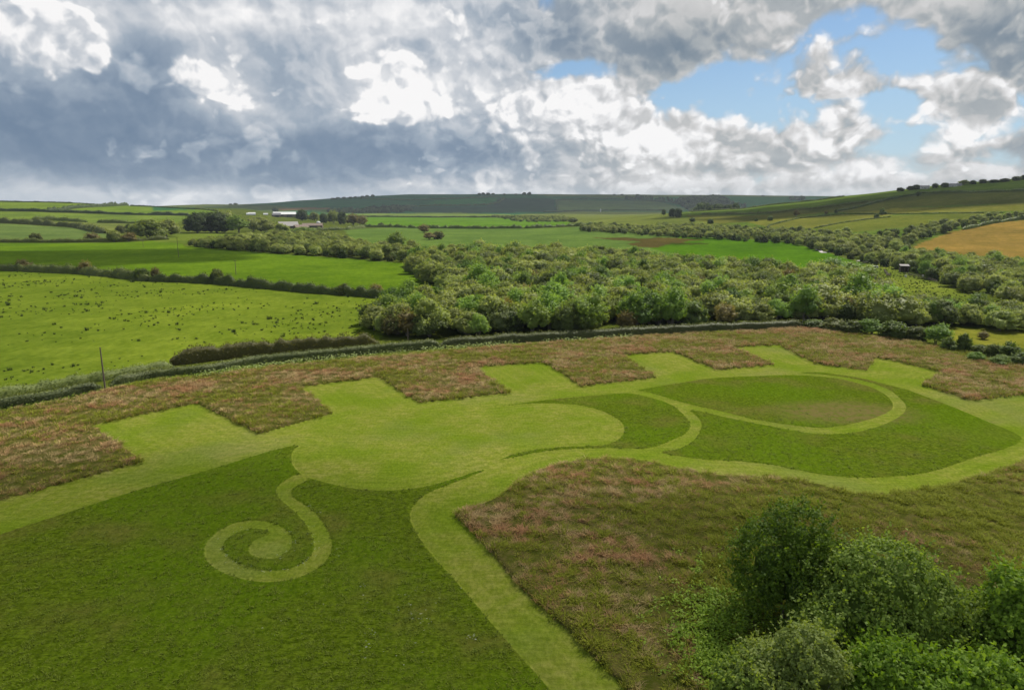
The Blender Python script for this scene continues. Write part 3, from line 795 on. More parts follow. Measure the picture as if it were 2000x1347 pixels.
PROTO = {}
def make_protos():
    rng = np.random.default_rng(5)
    spec = dict(   #  variants, h, w, lobes, clumps, per, leaf, low, flat, loose, stems, r0
        willow=(6, 6.0, 7.6, 9, 330, 11, 0.17, 0.10, 0.80, 0.10, 4, 0.13),
        ash=(4, 8.0, 7.0, 9, 300, 11, 0.17, 0.22, 0.95, 0.28, 3, 0.17),
        thorn=(4, 4.5, 5.0, 8, 260, 10, 0.15, 0.01, 0.85, 0.10, 3, 0.10),
        dark=(3, 10.0, 10.5, 10, 460, 10, 0.26, 0.02, 0.95, 0.06, 1, 0.30),
        brown=(3, 5.0, 5.5, 7, 150, 9, 0.14, 0.16, 0.85, 0.35, 7, 0.09),
    )
    for k, (nv, h, w, nl, nc, per, leaf, low, flat, loose, st, r0) in spec.items():
        PROTO[k] = []
        for i in range(nv):
            cm, L = crown_mesh('crown', rng, h, w, nl + int(rng.integers(-1, 3)), nc * 2, per, leaf, LEAF[k], low=low, flat=flat, loose=loose, core=0.76 if loose > 0.2 else 0.82)
            tm = trunk_mesh('trunk', rng, h, L, st, r0)
            PROTO[k].append((cm, tm, h, w))
make_protos()
COUNT = {}
def tree_xy(kind, x, y, h, wide=1.0, label=None, cat='tree', group=None, variant=None, name=None, sink=0.1, tone=None):
    ps = PROTO[kind]
    i = COUNT.get(kind, 0); COUNT[kind] = i + 1
    cm, tm, hh, ww = ps[(variant if variant is not None else i) % len(ps)]
    s = h / hh
    nm = name or {'willow': 'willow_tree', 'ash': 'ash_tree', 'thorn': 'hawthorn_bush', 'dark': 'sycamore_tree', 'brown': 'bronze_bush'}[kind]
    o = empty(nm, (x, y, gz(x, y) - sink), RNG.uniform(0, 6.28), (s * wide, s * wide * RNG.uniform(0.9, 1.1), s))
    tag(o, label, cat, group)
    cr_ = child('crown', cm, o); child('trunk', tm, o)
    cr_['tone'] = float(tone if tone is not None else RNG.uniform(0.2, 0.8))
    return o
def tree(kind, px, py, hpx, wpx=None, **kw):
    """a tree whose foot is seen at (px, py) and that stands hpx photograph pixels tall"""
    x, y = at(px, py); m = mpp(x, y, gz(x, y)); h = hpx * m
    ps = PROTO[kind][0]
    wide = 1.0 if wpx is None else (wpx * m) / (ps[3] * h / ps[2])
    return tree_xy(kind, x, y, h, wide, **kw)

# ---------------------------------------------------------------- instanced ground cover (things nobody could count)
def scatter(name, pts, rot, scl, pick, meshes, label=None):
    col = bpy.data.collections.new(name + '_pieces')
    for i, me in enumerate(meshes):
        o = bpy.data.objects.new('%s_piece_%03d' % (name, i), me); col.objects.link(o); o['tone'] = [0.5, 0.1, 0.9, 0.35][i % 4]
    me = bpy.data.meshes.new(name)
    me.vertices.add(len(pts)); me.vertices.foreach_set('co', np.asarray(pts, float).ravel())
    for k, v in (('turn', rot), ('size', scl)):
        a = me.attributes.new(k, 'FLOAT', 'POINT'); a.data.foreach_set('value', np.asarray(v, np.float32))
    a = me.attributes.new('pick', 'INT', 'POINT'); a.data.foreach_set('value', np.asarray(pick, np.int32))
    o = bpy.data.objects.new(name, me); C.objects.link(o)
    g = bpy.data.node_groups.new(name, 'GeometryNodeTree')
    g.interface.new_socket('Geometry', in_out='INPUT', socket_type='NodeSocketGeometry')
    g.interface.new_socket('Geometry', in_out='OUTPUT', socket_type='NodeSocketGeometry')
    n = g.nodes; gi = n.new('NodeGroupInput'); go = n.new('NodeGroupOutput')
    ci = n.new('GeometryNodeCollectionInfo'); ci.inputs['Collection'].default_value = col
    ci.inputs['Separate Children'].default_value = True; ci.inputs['Reset Children'].default_value = True
    ip = n.new('GeometryNodeInstanceOnPoints'); ip.inputs['Pick Instance'].default_value = True
    def named(nm, ty):
        q = n.new('GeometryNodeInputNamedAttribute'); q.data_type = ty; q.inputs['Name'].default_value = nm
        return q.outputs[0]
    cx = n.new('ShaderNodeCombineXYZ'); g.links.new(named('turn', 'FLOAT'), cx.inputs[2])
    er = n.new('FunctionNodeEulerToRotation'); g.links.new(cx.outputs[0], er.inputs[0])
    g.links.new(gi.outputs[0], ip.inputs['Points']); g.links.new(ci.outputs[0], ip.inputs['Instance'])
    g.links.new(named('pick', 'INT'), ip.inputs['Instance Index'])
    g.links.new(er.outputs[0], ip.inputs['Rotation'])
    g.links.new(named('size', 'FLOAT'), ip.inputs['Scale'])
    g.links.new(ip.outputs[0], go.inputs[0])
    md = o.modifiers.new('scatter', 'NODES'); md.node_group = g
    tag(o, label, None, None, 'stuff')
    return o

def rough_material():
    mt, N = material('rough_grass_blades')
    geo = N.new('ShaderNodeNewGeometry'); pos = geo.outputs['Position']
    p2 = N.v('MULTIPLY', pos, (1, 1, 0))
    isl = geo.outputs['Random Per Island']
    a = N.noise(p2, 0.16, 4.0, 0.6); b = N.noise(p2, 0.7, 4.0, 0.6); c = N.noise(p2, 0.07, 3.0, 0.55)
    straw = N.mix(isl, (0.270, 0.195, 0.080), (0.580, 0.430, 0.200))
    red = N.mix(isl, (0.270, 0.140, 0.062), (0.520, 0.290, 0.140))
    grn = N.mix(isl, (0.120, 0.145, 0.008), (0.290, 0.310, 0.028))
    col = N.mix(N.ss(a, 0.40, 0.62), straw, red)
    gfac = N.m('ADD', N.m('ADD', b, N.m('MULTIPLY', N.m('SUBTRACT', c, 0.5), 1.2)), N.m('MULTIPLY', N.m('SUBTRACT', isl, 0.5), 0.25))
    # the ground falls wetter and greener towards the trees in the south-east
    d = N.v('LENGTH', N.v('SUBTRACT', p2, (38.0, 42.0, 0.0)))
    gfac = N.m('ADD', gfac, N.ss(d, 46.0, 16.0, 0.0, 0.20))
    col = N.mix(N.ss(gfac, 0.48, 0.62), col, grn)
    dd = principled(N, col, 0.75, None, 0.1)
    t = N.new('ShaderNodeBsdfTranslucent'); N.put(t.inputs[0], col)
    mx = N.new('ShaderNodeMixShader'); mx.inputs[0].default_value = 0.25
    N.l.new(dd, mx.inputs[1]); N.l.new(t.outputs[0], mx.inputs[2])
    finish(N, mx.outputs[0])
    return mt
ROUGH = rough_material()
def simple_leaf(name, a, b):
    mt, N = material(name)
    geo = N.new('ShaderNodeNewGeometry')
    k = N.noise(geo.outputs['Position'], 0.4, 3.0)
    col = N.v('MULTIPLY', N.mix(geo.outputs['Random Per Island'], a, b), N.mix(k, (0.75, 0.78, 0.7), (1.25, 1.2, 1.2)))
    finish(N, principled(N, col, 0.8, None, 0.1))
    return mt
def tuft_mesh(rng, n, h, spread, lean, width, mat, flat=0.0):
    """a clump of bent blades"""
    V = []; Q = []; T = []
    for i in range(n):
        a = rng.uniform(0, 6.283); r = spread * math.sqrt(rng.uniform()) * 0.6
        bx, by = r * math.cos(a), r * math.sin(a)
        hh = h * rng.uniform(0.55, 1.15)
        a2 = a + rng.normal() * 0.8; ln = hh * lean * rng.uniform(0.4, 1.5)
        dx_, dy_ = math.cos(a2) * ln + 0.35 * lean * hh, math.sin(a2) * ln
        px_, py_ = -math.sin(a2) * width, math.cos(a2) * width
        o = len(V)
        V += [(bx - px_, by - py_, 0), (bx + px_, by + py_, 0), (bx + dx_ * 0.4 + px_ * 0.8, by + dy_ * 0.4 + py_ * 0.8, hh * 0.66), (bx + dx_ * 0.4 - px_ * 0.8, by + dy_ * 0.4 - py_ * 0.8, hh * 0.66), (bx + dx_ * 1.1, by + dy_ * 1.1, hh * (1 - flat * rng.uniform()))]
        Q.append((o, o + 1, o + 2, o + 3)); T.append((o + 3, o + 2, o + 4))
    return np_mesh('tuft', V, Q, T, mat)
# ---------------------------------------------------------------- rough grass, rushes, small herbs
def sample_poly(poly, n, rng, weight=None):
    poly = np.asarray(poly); lo, hi = poly.min(0), poly.max(0)
    out = []
    while sum(len(o) for o in out) < n:
        p = rng.uniform(lo, hi, (n * 2, 2))
        k = inside(p[:, 0], p[:, 1], poly)
        if weight is not None: k &= rng.uniform(size=len(p)) < weight(p[:, 0], p[:, 1])
        out.append(p[k])
        if len(out) > 60: break
    return np.concatenate(out)[:n]
def in_view(x, y, margin=0.06):
    d = y * CP + H * SP
    return (np.abs(x / np.maximum(d, 1e-3)) < 0.75 + margin) & (y > 12)
def rough_grass():
    rng = np.random.default_rng(3)
    pieces = [tuft_mesh(rng, 22, 0.38, 0.46, 0.8, 0.017, ROUGH, 0.3) for _ in range(8)]
    for key, dens_ in (('rs', 11.0), ('rn', 5.5)):
        poly = PG[key]
        lo, hi = poly.min(0), poly.max(0)
        lo = np.maximum(lo, [-190, 14]); hi = np.minimum(hi, [240, 260])
        n = int((hi[0] - lo[0]) * (hi[1] - lo[1]) * dens_)
        p = rng.uniform(lo, hi, (n, 2))
        r = np.hypot(p[:, 0], p[:, 1])
        k = in_view(p[:, 0], p[:, 1]) & (rng.uniform(size=n) < np.clip((85.0 / r) ** 1.2, 0.18, 1))
        p = p[k]; p = p[inside(p[:, 0], p[:, 1], poly)]
        r = np.hypot(p[:, 0], p[:, 1])
        clump = wave_noise(p[:, 0], p[:, 1], 1.9, 7) + 0.6 * wave_noise(p[:, 0], p[:, 1], 0.6, 8)
        e = sdf(p[:, 0], p[:, 1], poly, 3.0)
        s = rng.uniform(0.7, 1.35, len(p)) * (1 + 1.05 * clump) * np.clip(r / 90, 1.0, 1.5)
        s = np.clip(s, 0.62, 2.0) * np.where(e < 0.5, 0.9, 1.0)
        z = 0.16 + np.zeros(len(p))
        if key == 'rn': z += 0.0
        # all blades lean the same way, laid over by the wind
        rot = rng.normal(0.6, 0.8, len(p))
        scatter('rough_grass', np.column_stack([p, z]), rot, s, rng.integers(0, 8, len(p)), pieces,
                'tall rough reddish brown grass left standing ' + ('between the lawn and the small trees' if key == 'rs' else 'in square teeth along the hedge'))
        print('rough', key, len(p))
rough_grass()
def lawn_tufts():
    rng = np.random.default_rng(4)
    mt = simple_leaf('lawn_blades', (0.070, 0.105, 0.006), (0.150, 0.190, 0.020))
    pieces = [tuft_mesh(rng, 9, 0.12, 0.22, 0.9, 0.02, mt, 0.3) for _ in range(5)]
    n = 130000
    p = np.column_stack([rng.uniform(-45, 60, n), rng.uniform(25, 100, n)])
    r = np.hypot(p[:, 0], p[:, 1])
    k = in_view(p[:, 0], p[:, 1]) & (rng.uniform(size=n) < np.clip(1.4 - r / 80, 0, 1))
    k &= (wave_noise(p[:, 0], p[:, 1], 1.3, 31) + 0.7 * wave_noise(p[:, 0], p[:, 1], 3.0, 32)) > rng.normal(-0.1, 0.35, n)
    p = p[k]
    m = np.zeros(len(p), bool)
    for key in ('lw', 'lc', 'le', 'ls'): m |= inside(p[:, 0], p[:, 1], PG[key])
    m &= ~inside(p[:, 0], p[:, 1], PG['sp'])
    p = p[m]
    scatter('lawn_tufts', np.column_stack([p, np.full(len(p), 0.05)]), rng.normal(0.6, 1.2, len(p)), rng.uniform(0.6, 1.5, len(p)), rng.integers(0, 5, len(p)), pieces, 'short uncut grass tufts in the darker green lawn')
    print('lawn', len(p))
lawn_tufts()
def daisies():
    rng = np.random.default_rng(9)
    mt, N = material('daisy'); finish(N, principled(N, (0.72, 0.72, 0.66), 0.7))
    v, f = [], []
    for i in range(5):
        a = i * 1.256; rr = 0.035
        o = len(v); v += [(math.cos(a) * 0.05 - rr * .5, math.sin(a) * 0.05, 0.11), (math.cos(a) * 0.05 + rr * .5, math.sin(a) * 0.05 - rr * .5, 0.115), (math.cos(a) * 0.05 + rr * .2, math.sin(a) * 0.05 + rr * .6, 0.11)]; f.append((o, o + 1, o + 2))
    me = np_mesh('daisy', v, None, f, mt)
    P = []
    def around(px, py, n, s):
        x, y = at(px, py)
        for _ in range(n): P.append((x + rng.normal() * s, y + rng.normal() * s))
    for (px, py, n, s) in [(828, 1212, 14, 0.5), (925, 1246, 9, 0.25), (718, 1262, 8, 0.25), (800, 1190, 10, 0.9), (710, 1147, 5, 0.2), (780, 1165, 8, 0.8), (655, 1080, 8, 0.3), (722, 1240, 6, 0.4), (520, 1235, 5, 0.8), (760, 1285, 12, 1.6), (850, 1160, 10, 1.6), (640, 1200, 10, 2.5), (1590, 765, 3, 0.2)]:
        around(px, py, n, s)
    # a rim of flowers left along the inside of the spiral
    sp = PG['sp']; q = at(530, 1060)
    rim = [at(*p) for p in [(606, 1030), (612, 1045), (618, 1060), (618, 1073), (610, 1090), (586, 1106), (552, 1117), (517, 1116), (482, 1109), (457, 1098), (440, 1086), (434, 1070), (441, 1054), (457, 1041), (477, 1033), (568, 1040), (573, 1060), (566, 1078), (545, 1089), (608, 990), (622, 1002)]]
    for (x, y) in rim:
        for _ in range(4): P.append((x + rng.normal() * 0.28, y + rng.normal() * 0.22))
    P = np.array(P)
    scatter('daisies', np.column_stack([P, np.full(len(P), 0.05)]), rng.uniform(0, 6, len(P)), rng.uniform(0.4, 0.9, len(P)), np.zeros(len(P), int), [me], 'small white flowers dotted in the short grass')
daisies()
def rushes():
    rng = np.random.default_rng(12)
    mt = simple_leaf('rush_blades', (0.020, 0.040, 0.010), (0.060, 0.085, 0.025))
    pieces = [tuft_mesh(rng, 26, 0.55, 0.55, 0.5, 0.035, mt) for _ in range(4)]
    mt2 = simple_leaf('weed_blades', (0.060, 0.090, 0.020), (0.130, 0.160, 0.045))
    pieces2 = [tuft_mesh(rng, 26, 0.5, 0.5, 0.5, 0.035, mt2) for _ in range(4)]
    poly = _fw[0][2]
    n = 2400
    lo, hi = poly.min(0), poly.max(0); lo = np.maximum(lo, [-330, 90]); hi = np.minimum(hi, [0, 420])
    p = rng.uniform(lo, hi, (9000, 2))
    k = inside(p[:, 0], p[:, 1], poly) & in_view(p[:, 0], p[:, 1])
    k &= (wave_noise(p[:, 0], p[:, 1], 0.09, 5) + 0.5 * wave_noise(p[:, 0], p[:, 1], 0.4, 6)) > rng.normal(0.12, 0.22, len(p))
    p = p[k][:950]
    s = rng.lognormal(-0.55, 0.42, len(p))
    scatter('rush_clumps', np.column_stack([p, ground_z(p[:, 0], p[:, 1])]), rng.uniform(0, 6, len(p)), np.clip(s, 0.35, 2.0), rng.integers(0, 4, len(p)), pieces, 'dark rush clumps dotted over the pale green pasture')
    poly = _fw[[i for i, f in enumerate(FIELDS) if f[0] == 'meadow'][0]][2]
    p = sample_poly(poly, 700, rng)
    scatter('meadow_clumps', np.column_stack([p, ground_z(p[:, 0], p[:, 1])]), rng.uniform(0, 6, len(p)), np.clip(rng.lognormal(-0.5, 0.35, len(p)), 0.3, 1.2), rng.integers(0, 4, len(p)), pieces2, 'tall weeds dotted over the meadow right of the wood')
rushes()

# ---------------------------------------------------------------- hedges
def hedge(pts, h, w, mat, label, wild=0.15, leaf=0.10, per_m=70, seed=1, name='hedge', group=None, clipped=False, world_pts=None, lumps=0.35, top=None):
    rng = np.random.default_rng(seed)
    P = np.array(world_pts if world_pts is not None else line(pts))
    seg = np.hypot(*np.diff(P, axis=0).T); cum = np.concatenate([[0], np.cumsum(seg)]); Lg = cum[-1]
    def point(s):
        return np.interp(s, cum, P[:, 0]), np.interp(s, cum, P[:, 1])
    def hh(s): return h * (1 + wild * (1.4 * wave_noise(s, s * 0, lumps * 2.2, seed) + 1.3 * wave_noise(s, s * 0 + 3, lumps * 7, seed + 1)))
    def ww(s): return w * (1 + wild * 0.8 * wave_noise(s, s * 0 + 9, lumps * 3, seed + 2))
    n = int(Lg * per_m)
    s = rng.uniform(0, Lg, n)
    x, y = point(s); x2, y2 = point(np.minimum(s + 0.5, Lg)); x1, y1 = point(np.maximum(s - 0.5, 0))
    tx, ty = x2 - x1, y2 - y1; tl = np.hypot(tx, ty) + 1e-9; nx, ny = -ty / tl, tx / tl
    ends = np.clip(np.minimum(s, Lg - s) / (h * 1.3) + 0.35, 0, 1)
    H_, W_ = hh(s) * ends, ww(s) * ends
    side = rng.uniform(size=n) * (W_ + 2 * H_)
    topm = side < W_
    u = np.where(topm, rng.uniform(-0.5, 0.5, n), np.where(side < W_ + H_, -0.5, 0.5))
    v = np.where(topm, 1.0, rng.uniform(0.02, 1.0, n))
    if not clipped:      # rounded section
        ang = rng.uniform(0, math.pi, n); u = np.cos(ang) * 0.5 * (1 - 0.0); v = np.abs(np.sin(ang)) ** 0.7
        topm = v > 0.7
    jit = 0.10 * (1 if clipped else 1.6) * h
    zz = ground_z(x, y)
    pos = np.column_stack([x + nx * u * W_, y + ny * u * W_, zz + v * H_]) + rng.normal(size=(n, 3)) * jit * 0.45
    nr = np.column_stack([nx * u * 2, ny * u * 2, np.where(topm, 1.0, 0.25)]) + unit(rng, n) * 0.7
    nr /= np.linalg.norm(nr, axis=1)[:, None]
    V, Q = leaf_quads(pos, nr, leaf, rng, 0.7)
    # solid heart
    m = max(2, int(Lg / max(0.8, w * 0.35)))
    ss_ = np.linspace(0, Lg, m)
    x, y = point(ss_); x2, y2 = point(np.minimum(ss_ + 1, Lg)); x1, y1 = point(np.maximum(ss_ - 1, 0))
    tx, ty = x2 - x1, y2 - y1; tl = np.hypot(tx, ty) + 1e-9; nx, ny = -ty / tl, tx / tl
    ends = np.clip(np.minimum(ss_, Lg - ss_) / (h * 1.3) + 0.35, 0, 1)
    H_, W_ = hh(ss_) * 0.88 * ends, ww(ss_) * 0.84 * ends
    ring = [(-0.5, -0.15), (-0.5, 0.75), (-0.36, 1.0), (0.36, 1.0), (0.5, 0.75), (0.5, -0.15)] if clipped else [(-0.48, -0.15), (-0.44, 0.5), (-0.26, 0.9), (0, 1.0), (0.26, 0.9), (0.44, 0.5), (0.48, -0.15)]
    zz = ground_z(x, y); core = []
    for (a, b) in ring:
        core.append(np.column_stack([x + nx * a * W_, y + ny * a * W_, zz + b * H_ + rng.normal(size=m) * 0.03 * h]))
    k = len(ring); core = np.stack(core, 1).reshape(-1, 3); base = len(V)
    q2 = [(base + i * k + j, base + i * k + j + 1, base + (i + 1) * k + j + 1, base + (i + 1) * k + j) for i in range(m - 1) for j in range(k - 1)]
    T = [(base, base + j, base + j + 1) for j in range(1, k - 1)] + [(base + (m - 1) * k, base + (m - 1) * k + j + 1, base + (m - 1) * k + j) for j in range(1, k - 1)]
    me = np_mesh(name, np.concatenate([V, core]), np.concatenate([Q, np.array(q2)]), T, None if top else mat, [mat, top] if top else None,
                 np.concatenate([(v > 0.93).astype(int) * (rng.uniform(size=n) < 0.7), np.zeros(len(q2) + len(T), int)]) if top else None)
    o = bpy.data.objects.new(name, me); C.objects.link(o)
    o['tone'] = float(0.2 + 0.35 * rng.uniform()) if clipped or h < 3.4 else 0.5
    tag(o, label, 'hedge', group)
    return o
H1 = [(0, 800), (107, 782), (200, 762), (290, 741), (400, 729.5), (500, 712), (600, 702), (740, 687), (860, 678), (1000, 667.5), (1130, 661), (1240, 654), (1370, 647), (1500, 642), (1565, 638)]
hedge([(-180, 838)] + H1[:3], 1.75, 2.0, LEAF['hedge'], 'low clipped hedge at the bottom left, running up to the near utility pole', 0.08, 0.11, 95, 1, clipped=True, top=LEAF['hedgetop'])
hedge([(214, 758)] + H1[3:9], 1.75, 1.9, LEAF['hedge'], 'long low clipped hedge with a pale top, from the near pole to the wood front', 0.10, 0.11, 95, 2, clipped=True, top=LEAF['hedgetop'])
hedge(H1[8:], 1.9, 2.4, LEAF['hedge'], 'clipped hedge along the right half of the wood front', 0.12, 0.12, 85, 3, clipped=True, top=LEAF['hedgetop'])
hedge([(333, 713), (420, 702), (500, 693), (620, 685), (742, 676)], 2.9, 2.4, LEAF['dhedge'], 'taller dark brownish hedge behind the long low one, left of the wood', 0.22, 0.13, 90, 4, clipped=True, lumps=0.5)
hedge([(-180, 805), (0, 776), (100, 757), (200, 741), (335, 716)], 1.5, 3.0, LEAF['willow'], 'scrubby light green bank of brambles on the pasture edge behind the near pole', 0.3, 0.13, 60, 5)
hedge([(-160, 529), (0, 528), (60, 530), (150, 534), (230, 541), (290, 549)], 3.3, 5.0, LEAF['dhedge'], 'thick dark hedge between the two left pastures, left end', 0.5, 0.26, 30, 6, lumps=0.12)
hedge([(290, 549), (360, 551), (420, 554), (470, 559), (530, 564), (600, 571), (700, 578), (765, 584)], 2.9, 3.6, LEAF['dhedge'], 'dark hedge between the two left pastures, running right to the wood', 0.45, 0.24, 34, 7, lumps=0.15)
hedge([(-100, 474), (0, 474), (100, 474), (230, 472), (330, 468)], 3.2, 6.0, LEAF['thorn'], 'bushy brownish hedge along the far side of the bright left pasture', 0.5, 0.35, 18, 8, lumps=0.1)
hedge([(-60, 433), (0, 435), (60, 438), (150, 444), (205, 456)], 6.0, 9.0, LEAF['thorn'], 'bushy hedge above the blue-green crop field on the left', 0.5, 0.6, 7, 9, lumps=0.06)
hedge([(60, 431), (110, 431), (170, 434)], 5.5, 8.0, LEAF['thorn'], 'short dark hedge on the left behind the bushy one, left of the two', 0.4, 0.6, 7, 10, lumps=0.06)
hedge([(190, 435), (240, 436), (300, 437)], 5.0, 8.0, LEAF['thorn'], 'short dark hedge on the left, just left of the farm trees', 0.4, 0.6, 7, 11, lumps=0.06)
hedge([(-80, 411), (0, 412), (60, 413), (100, 414.5), (200, 417.5), (290, 420), (372, 421.5)], 4.5, 5.0, LEAF['dark'], 'long thin dark hedge crossing the pale left fields', 0.5, 0.8, 2.6, 12, lumps=0.04)
hedge([(88, 413.5), (112, 410.5), (140, 407.5), (170, 405), (205, 403.5), (250, 401.5)], 5.5, 8.0, LEAF['dark'], 'ragged hedge climbing to the left skyline', 0.6, 0.9, 3, 13, lumps=0.05)
hedge([(255, 402.5), (330, 406.2), (400, 410), (425, 413)], 2.5, 4.0, LEAF['dark'], 'thin straight hedge at the top edge of the far left fields', 0.3, 0.9, 2.5, 14, lumps=0.04)
hedge([(-60, 393), (0, 394), (80, 395.5), (150, 397.5), (235, 402)], 2.2, 3.0, LEAF['dark'], 'thin hedge drawn along the left skyline', 0.3, 0.9, 2.5, 15, lumps=0.04)
hedge([(660, 423.5), (720, 424), (800, 424.5), (900, 424.5), (1000, 425)], 3.5, 5.0, LEAF['dark'], 'straight dark hedge behind the brightest green field in the middle distance', 0.3, 0.7, 3, 16, lumps=0.05)
hedge([(700, 443), (760, 444), (840, 446), (950, 447), (1040, 446), (1100, 443), (1160, 440)], 3.6, 5.0, LEAF['thorn'], 'bushy hedge in front of the brightest green field', 0.65, 0.5, 8, 17, lumps=0.08)
hedge([(600, 452), (680, 449), (712, 445)], 4.0, 6.0, LEAF['thorn'], 'hedge leading from the barns to the bright green field', 0.4, 0.5, 8, 18, lumps=0.08)
for i, (pp, hh_, nm) in enumerate([
    ([(700, 388), (800, 391), (900, 388), (975, 384)], 5, 'faint hedge high on the distant blue hill'),
    ([(770, 405), (850, 402), (950, 401), (975, 396), (985, 388)], 7, 'bent hedge round the green field on the distant hill'),
    ([(1088, 411), (1088, 400), (1086, 391)], 7, 'hedge running up the middle of the distant hill'),
    ([(1060, 415), (1140, 412), (1230, 411), (1300, 411)], 5, 'hedge at the foot of the distant hill'),
    ([(1088, 391), (1180, 389), (1280, 393), (1335, 400), (1345, 408)], 6, 'hedge curving over the pale field of the distant hill'),
    ([(1350, 414), (1450, 408), (1500, 401), (1600, 391), (1650, 384)], 2.5, 'dark hedge drawn along the crest of the right hill'),
    ([(1370, 419.5), (1450, 419), (1510, 417), (1560, 410), (1640, 402), (1700, 395)], 3.0, 'hedge crossing the right hillside, upper left one'),
    ([(1630, 414), (1660, 409), (1700, 399), (1760, 385), (1800, 378)], 3.2, 'hedge slanting up the right hillside to the two field trees'),
    ([(1800, 378), (1830, 377.5), (1900, 376.5), (2000, 374), (2100, 371)], 3.2, 'dark hedge high on the right hillside below the houses'),
    ([(1500, 441), (1560, 427), (1600, 423), (1660, 418), (1750, 418.5), (1850, 417), (1960, 416)], 1.4, 'low grassy hedge bank across the middle of the right hillside'),
    ([(1590, 446), (1640, 436), (1700, 428), (1740, 424)], 1.2, 'low bank below the two lone hillside trees'),
    ([(1880, 449), (1940, 436), (2000, 428), (2080, 424)], 3.0, 'hedge along the top of the barley field'),
]):
    hedge(pp, hh_ * (0.75 if hh_ < 4 else 1), hh_ * 1.2, LEAF['thorn' if hh_ < 4 else 'dark'], nm, 0.45, 0.5 if hh_ < 4 else 1.1, 5 if hh_ < 4 else 1.6, 30 + i, lumps=0.06)
# broad-leaved herbs and cow parsley along the foot of the long hedge
def verge():
    rng = np.random.default_rng(21)
    mt = [LEAF['parsley'], LEAF['nettle']]
    P = np.array(line([(395, 736), (450, 728), (520, 717), (600, 708), (740, 694), (860, 684), (1000, 674), (1130, 667), (1240, 660)], 0.25))
    pos = []; 
    for (x, y) in P:
        s = wave_noise(np.array([x]), np.array([y]), 0.35, 40)[0]
        if rng.uniform() < 0.55 + s: 
            for _ in range(9): pos.append((x + rng.normal() * 0.5, y + rng.normal() * 1.0 - 0.3, abs(rng.normal()) * 0.3 + 0.45))
    pos = np.array(pos)
    nr = unit(rng, len(pos)) * 0.5 + np.array([0, 0, 1]); nr /= np.linalg.norm(nr, axis=1)[:, None]
    V, Q = leaf_quads(pos, nr, 0.16, rng, 0.8)
    k = len(Q)
    P = np.array(line([(-100, 822), (0, 802), (107, 785), (200, 765), (290, 746), (400, 733), (500, 717)], 0.2))
    pos = np.repeat(P, 9, 0); pos = np.column_stack([pos + rng.normal(size=pos.shape) * [0.4, 0.7] - [0, 0.3], np.abs(rng.normal(size=len(pos))) * 0.2 + 0.25])
    nr = unit(rng, len(pos)) * 0.5 + np.array([0, 0, 1]); nr /= np.linalg.norm(nr, axis=1)[:, None]
    V2, Q2 = leaf_quads(pos, nr, 0.14, rng, 0.5)
    me = np_mesh('verge_plants', np.concatenate([V, V2]), np.concatenate([Q, Q2 + len(V)]), None, None, mt, np.concatenate([np.zeros(k), np.ones(len(Q2))]))
    o = bpy.data.objects.new('verge_plants', me); C.objects.link(o); o['tone'] = 0.5
    tag(o, 'whitish cow parsley and green herbs along the foot of the long hedge', None, None, 'stuff')
verge()

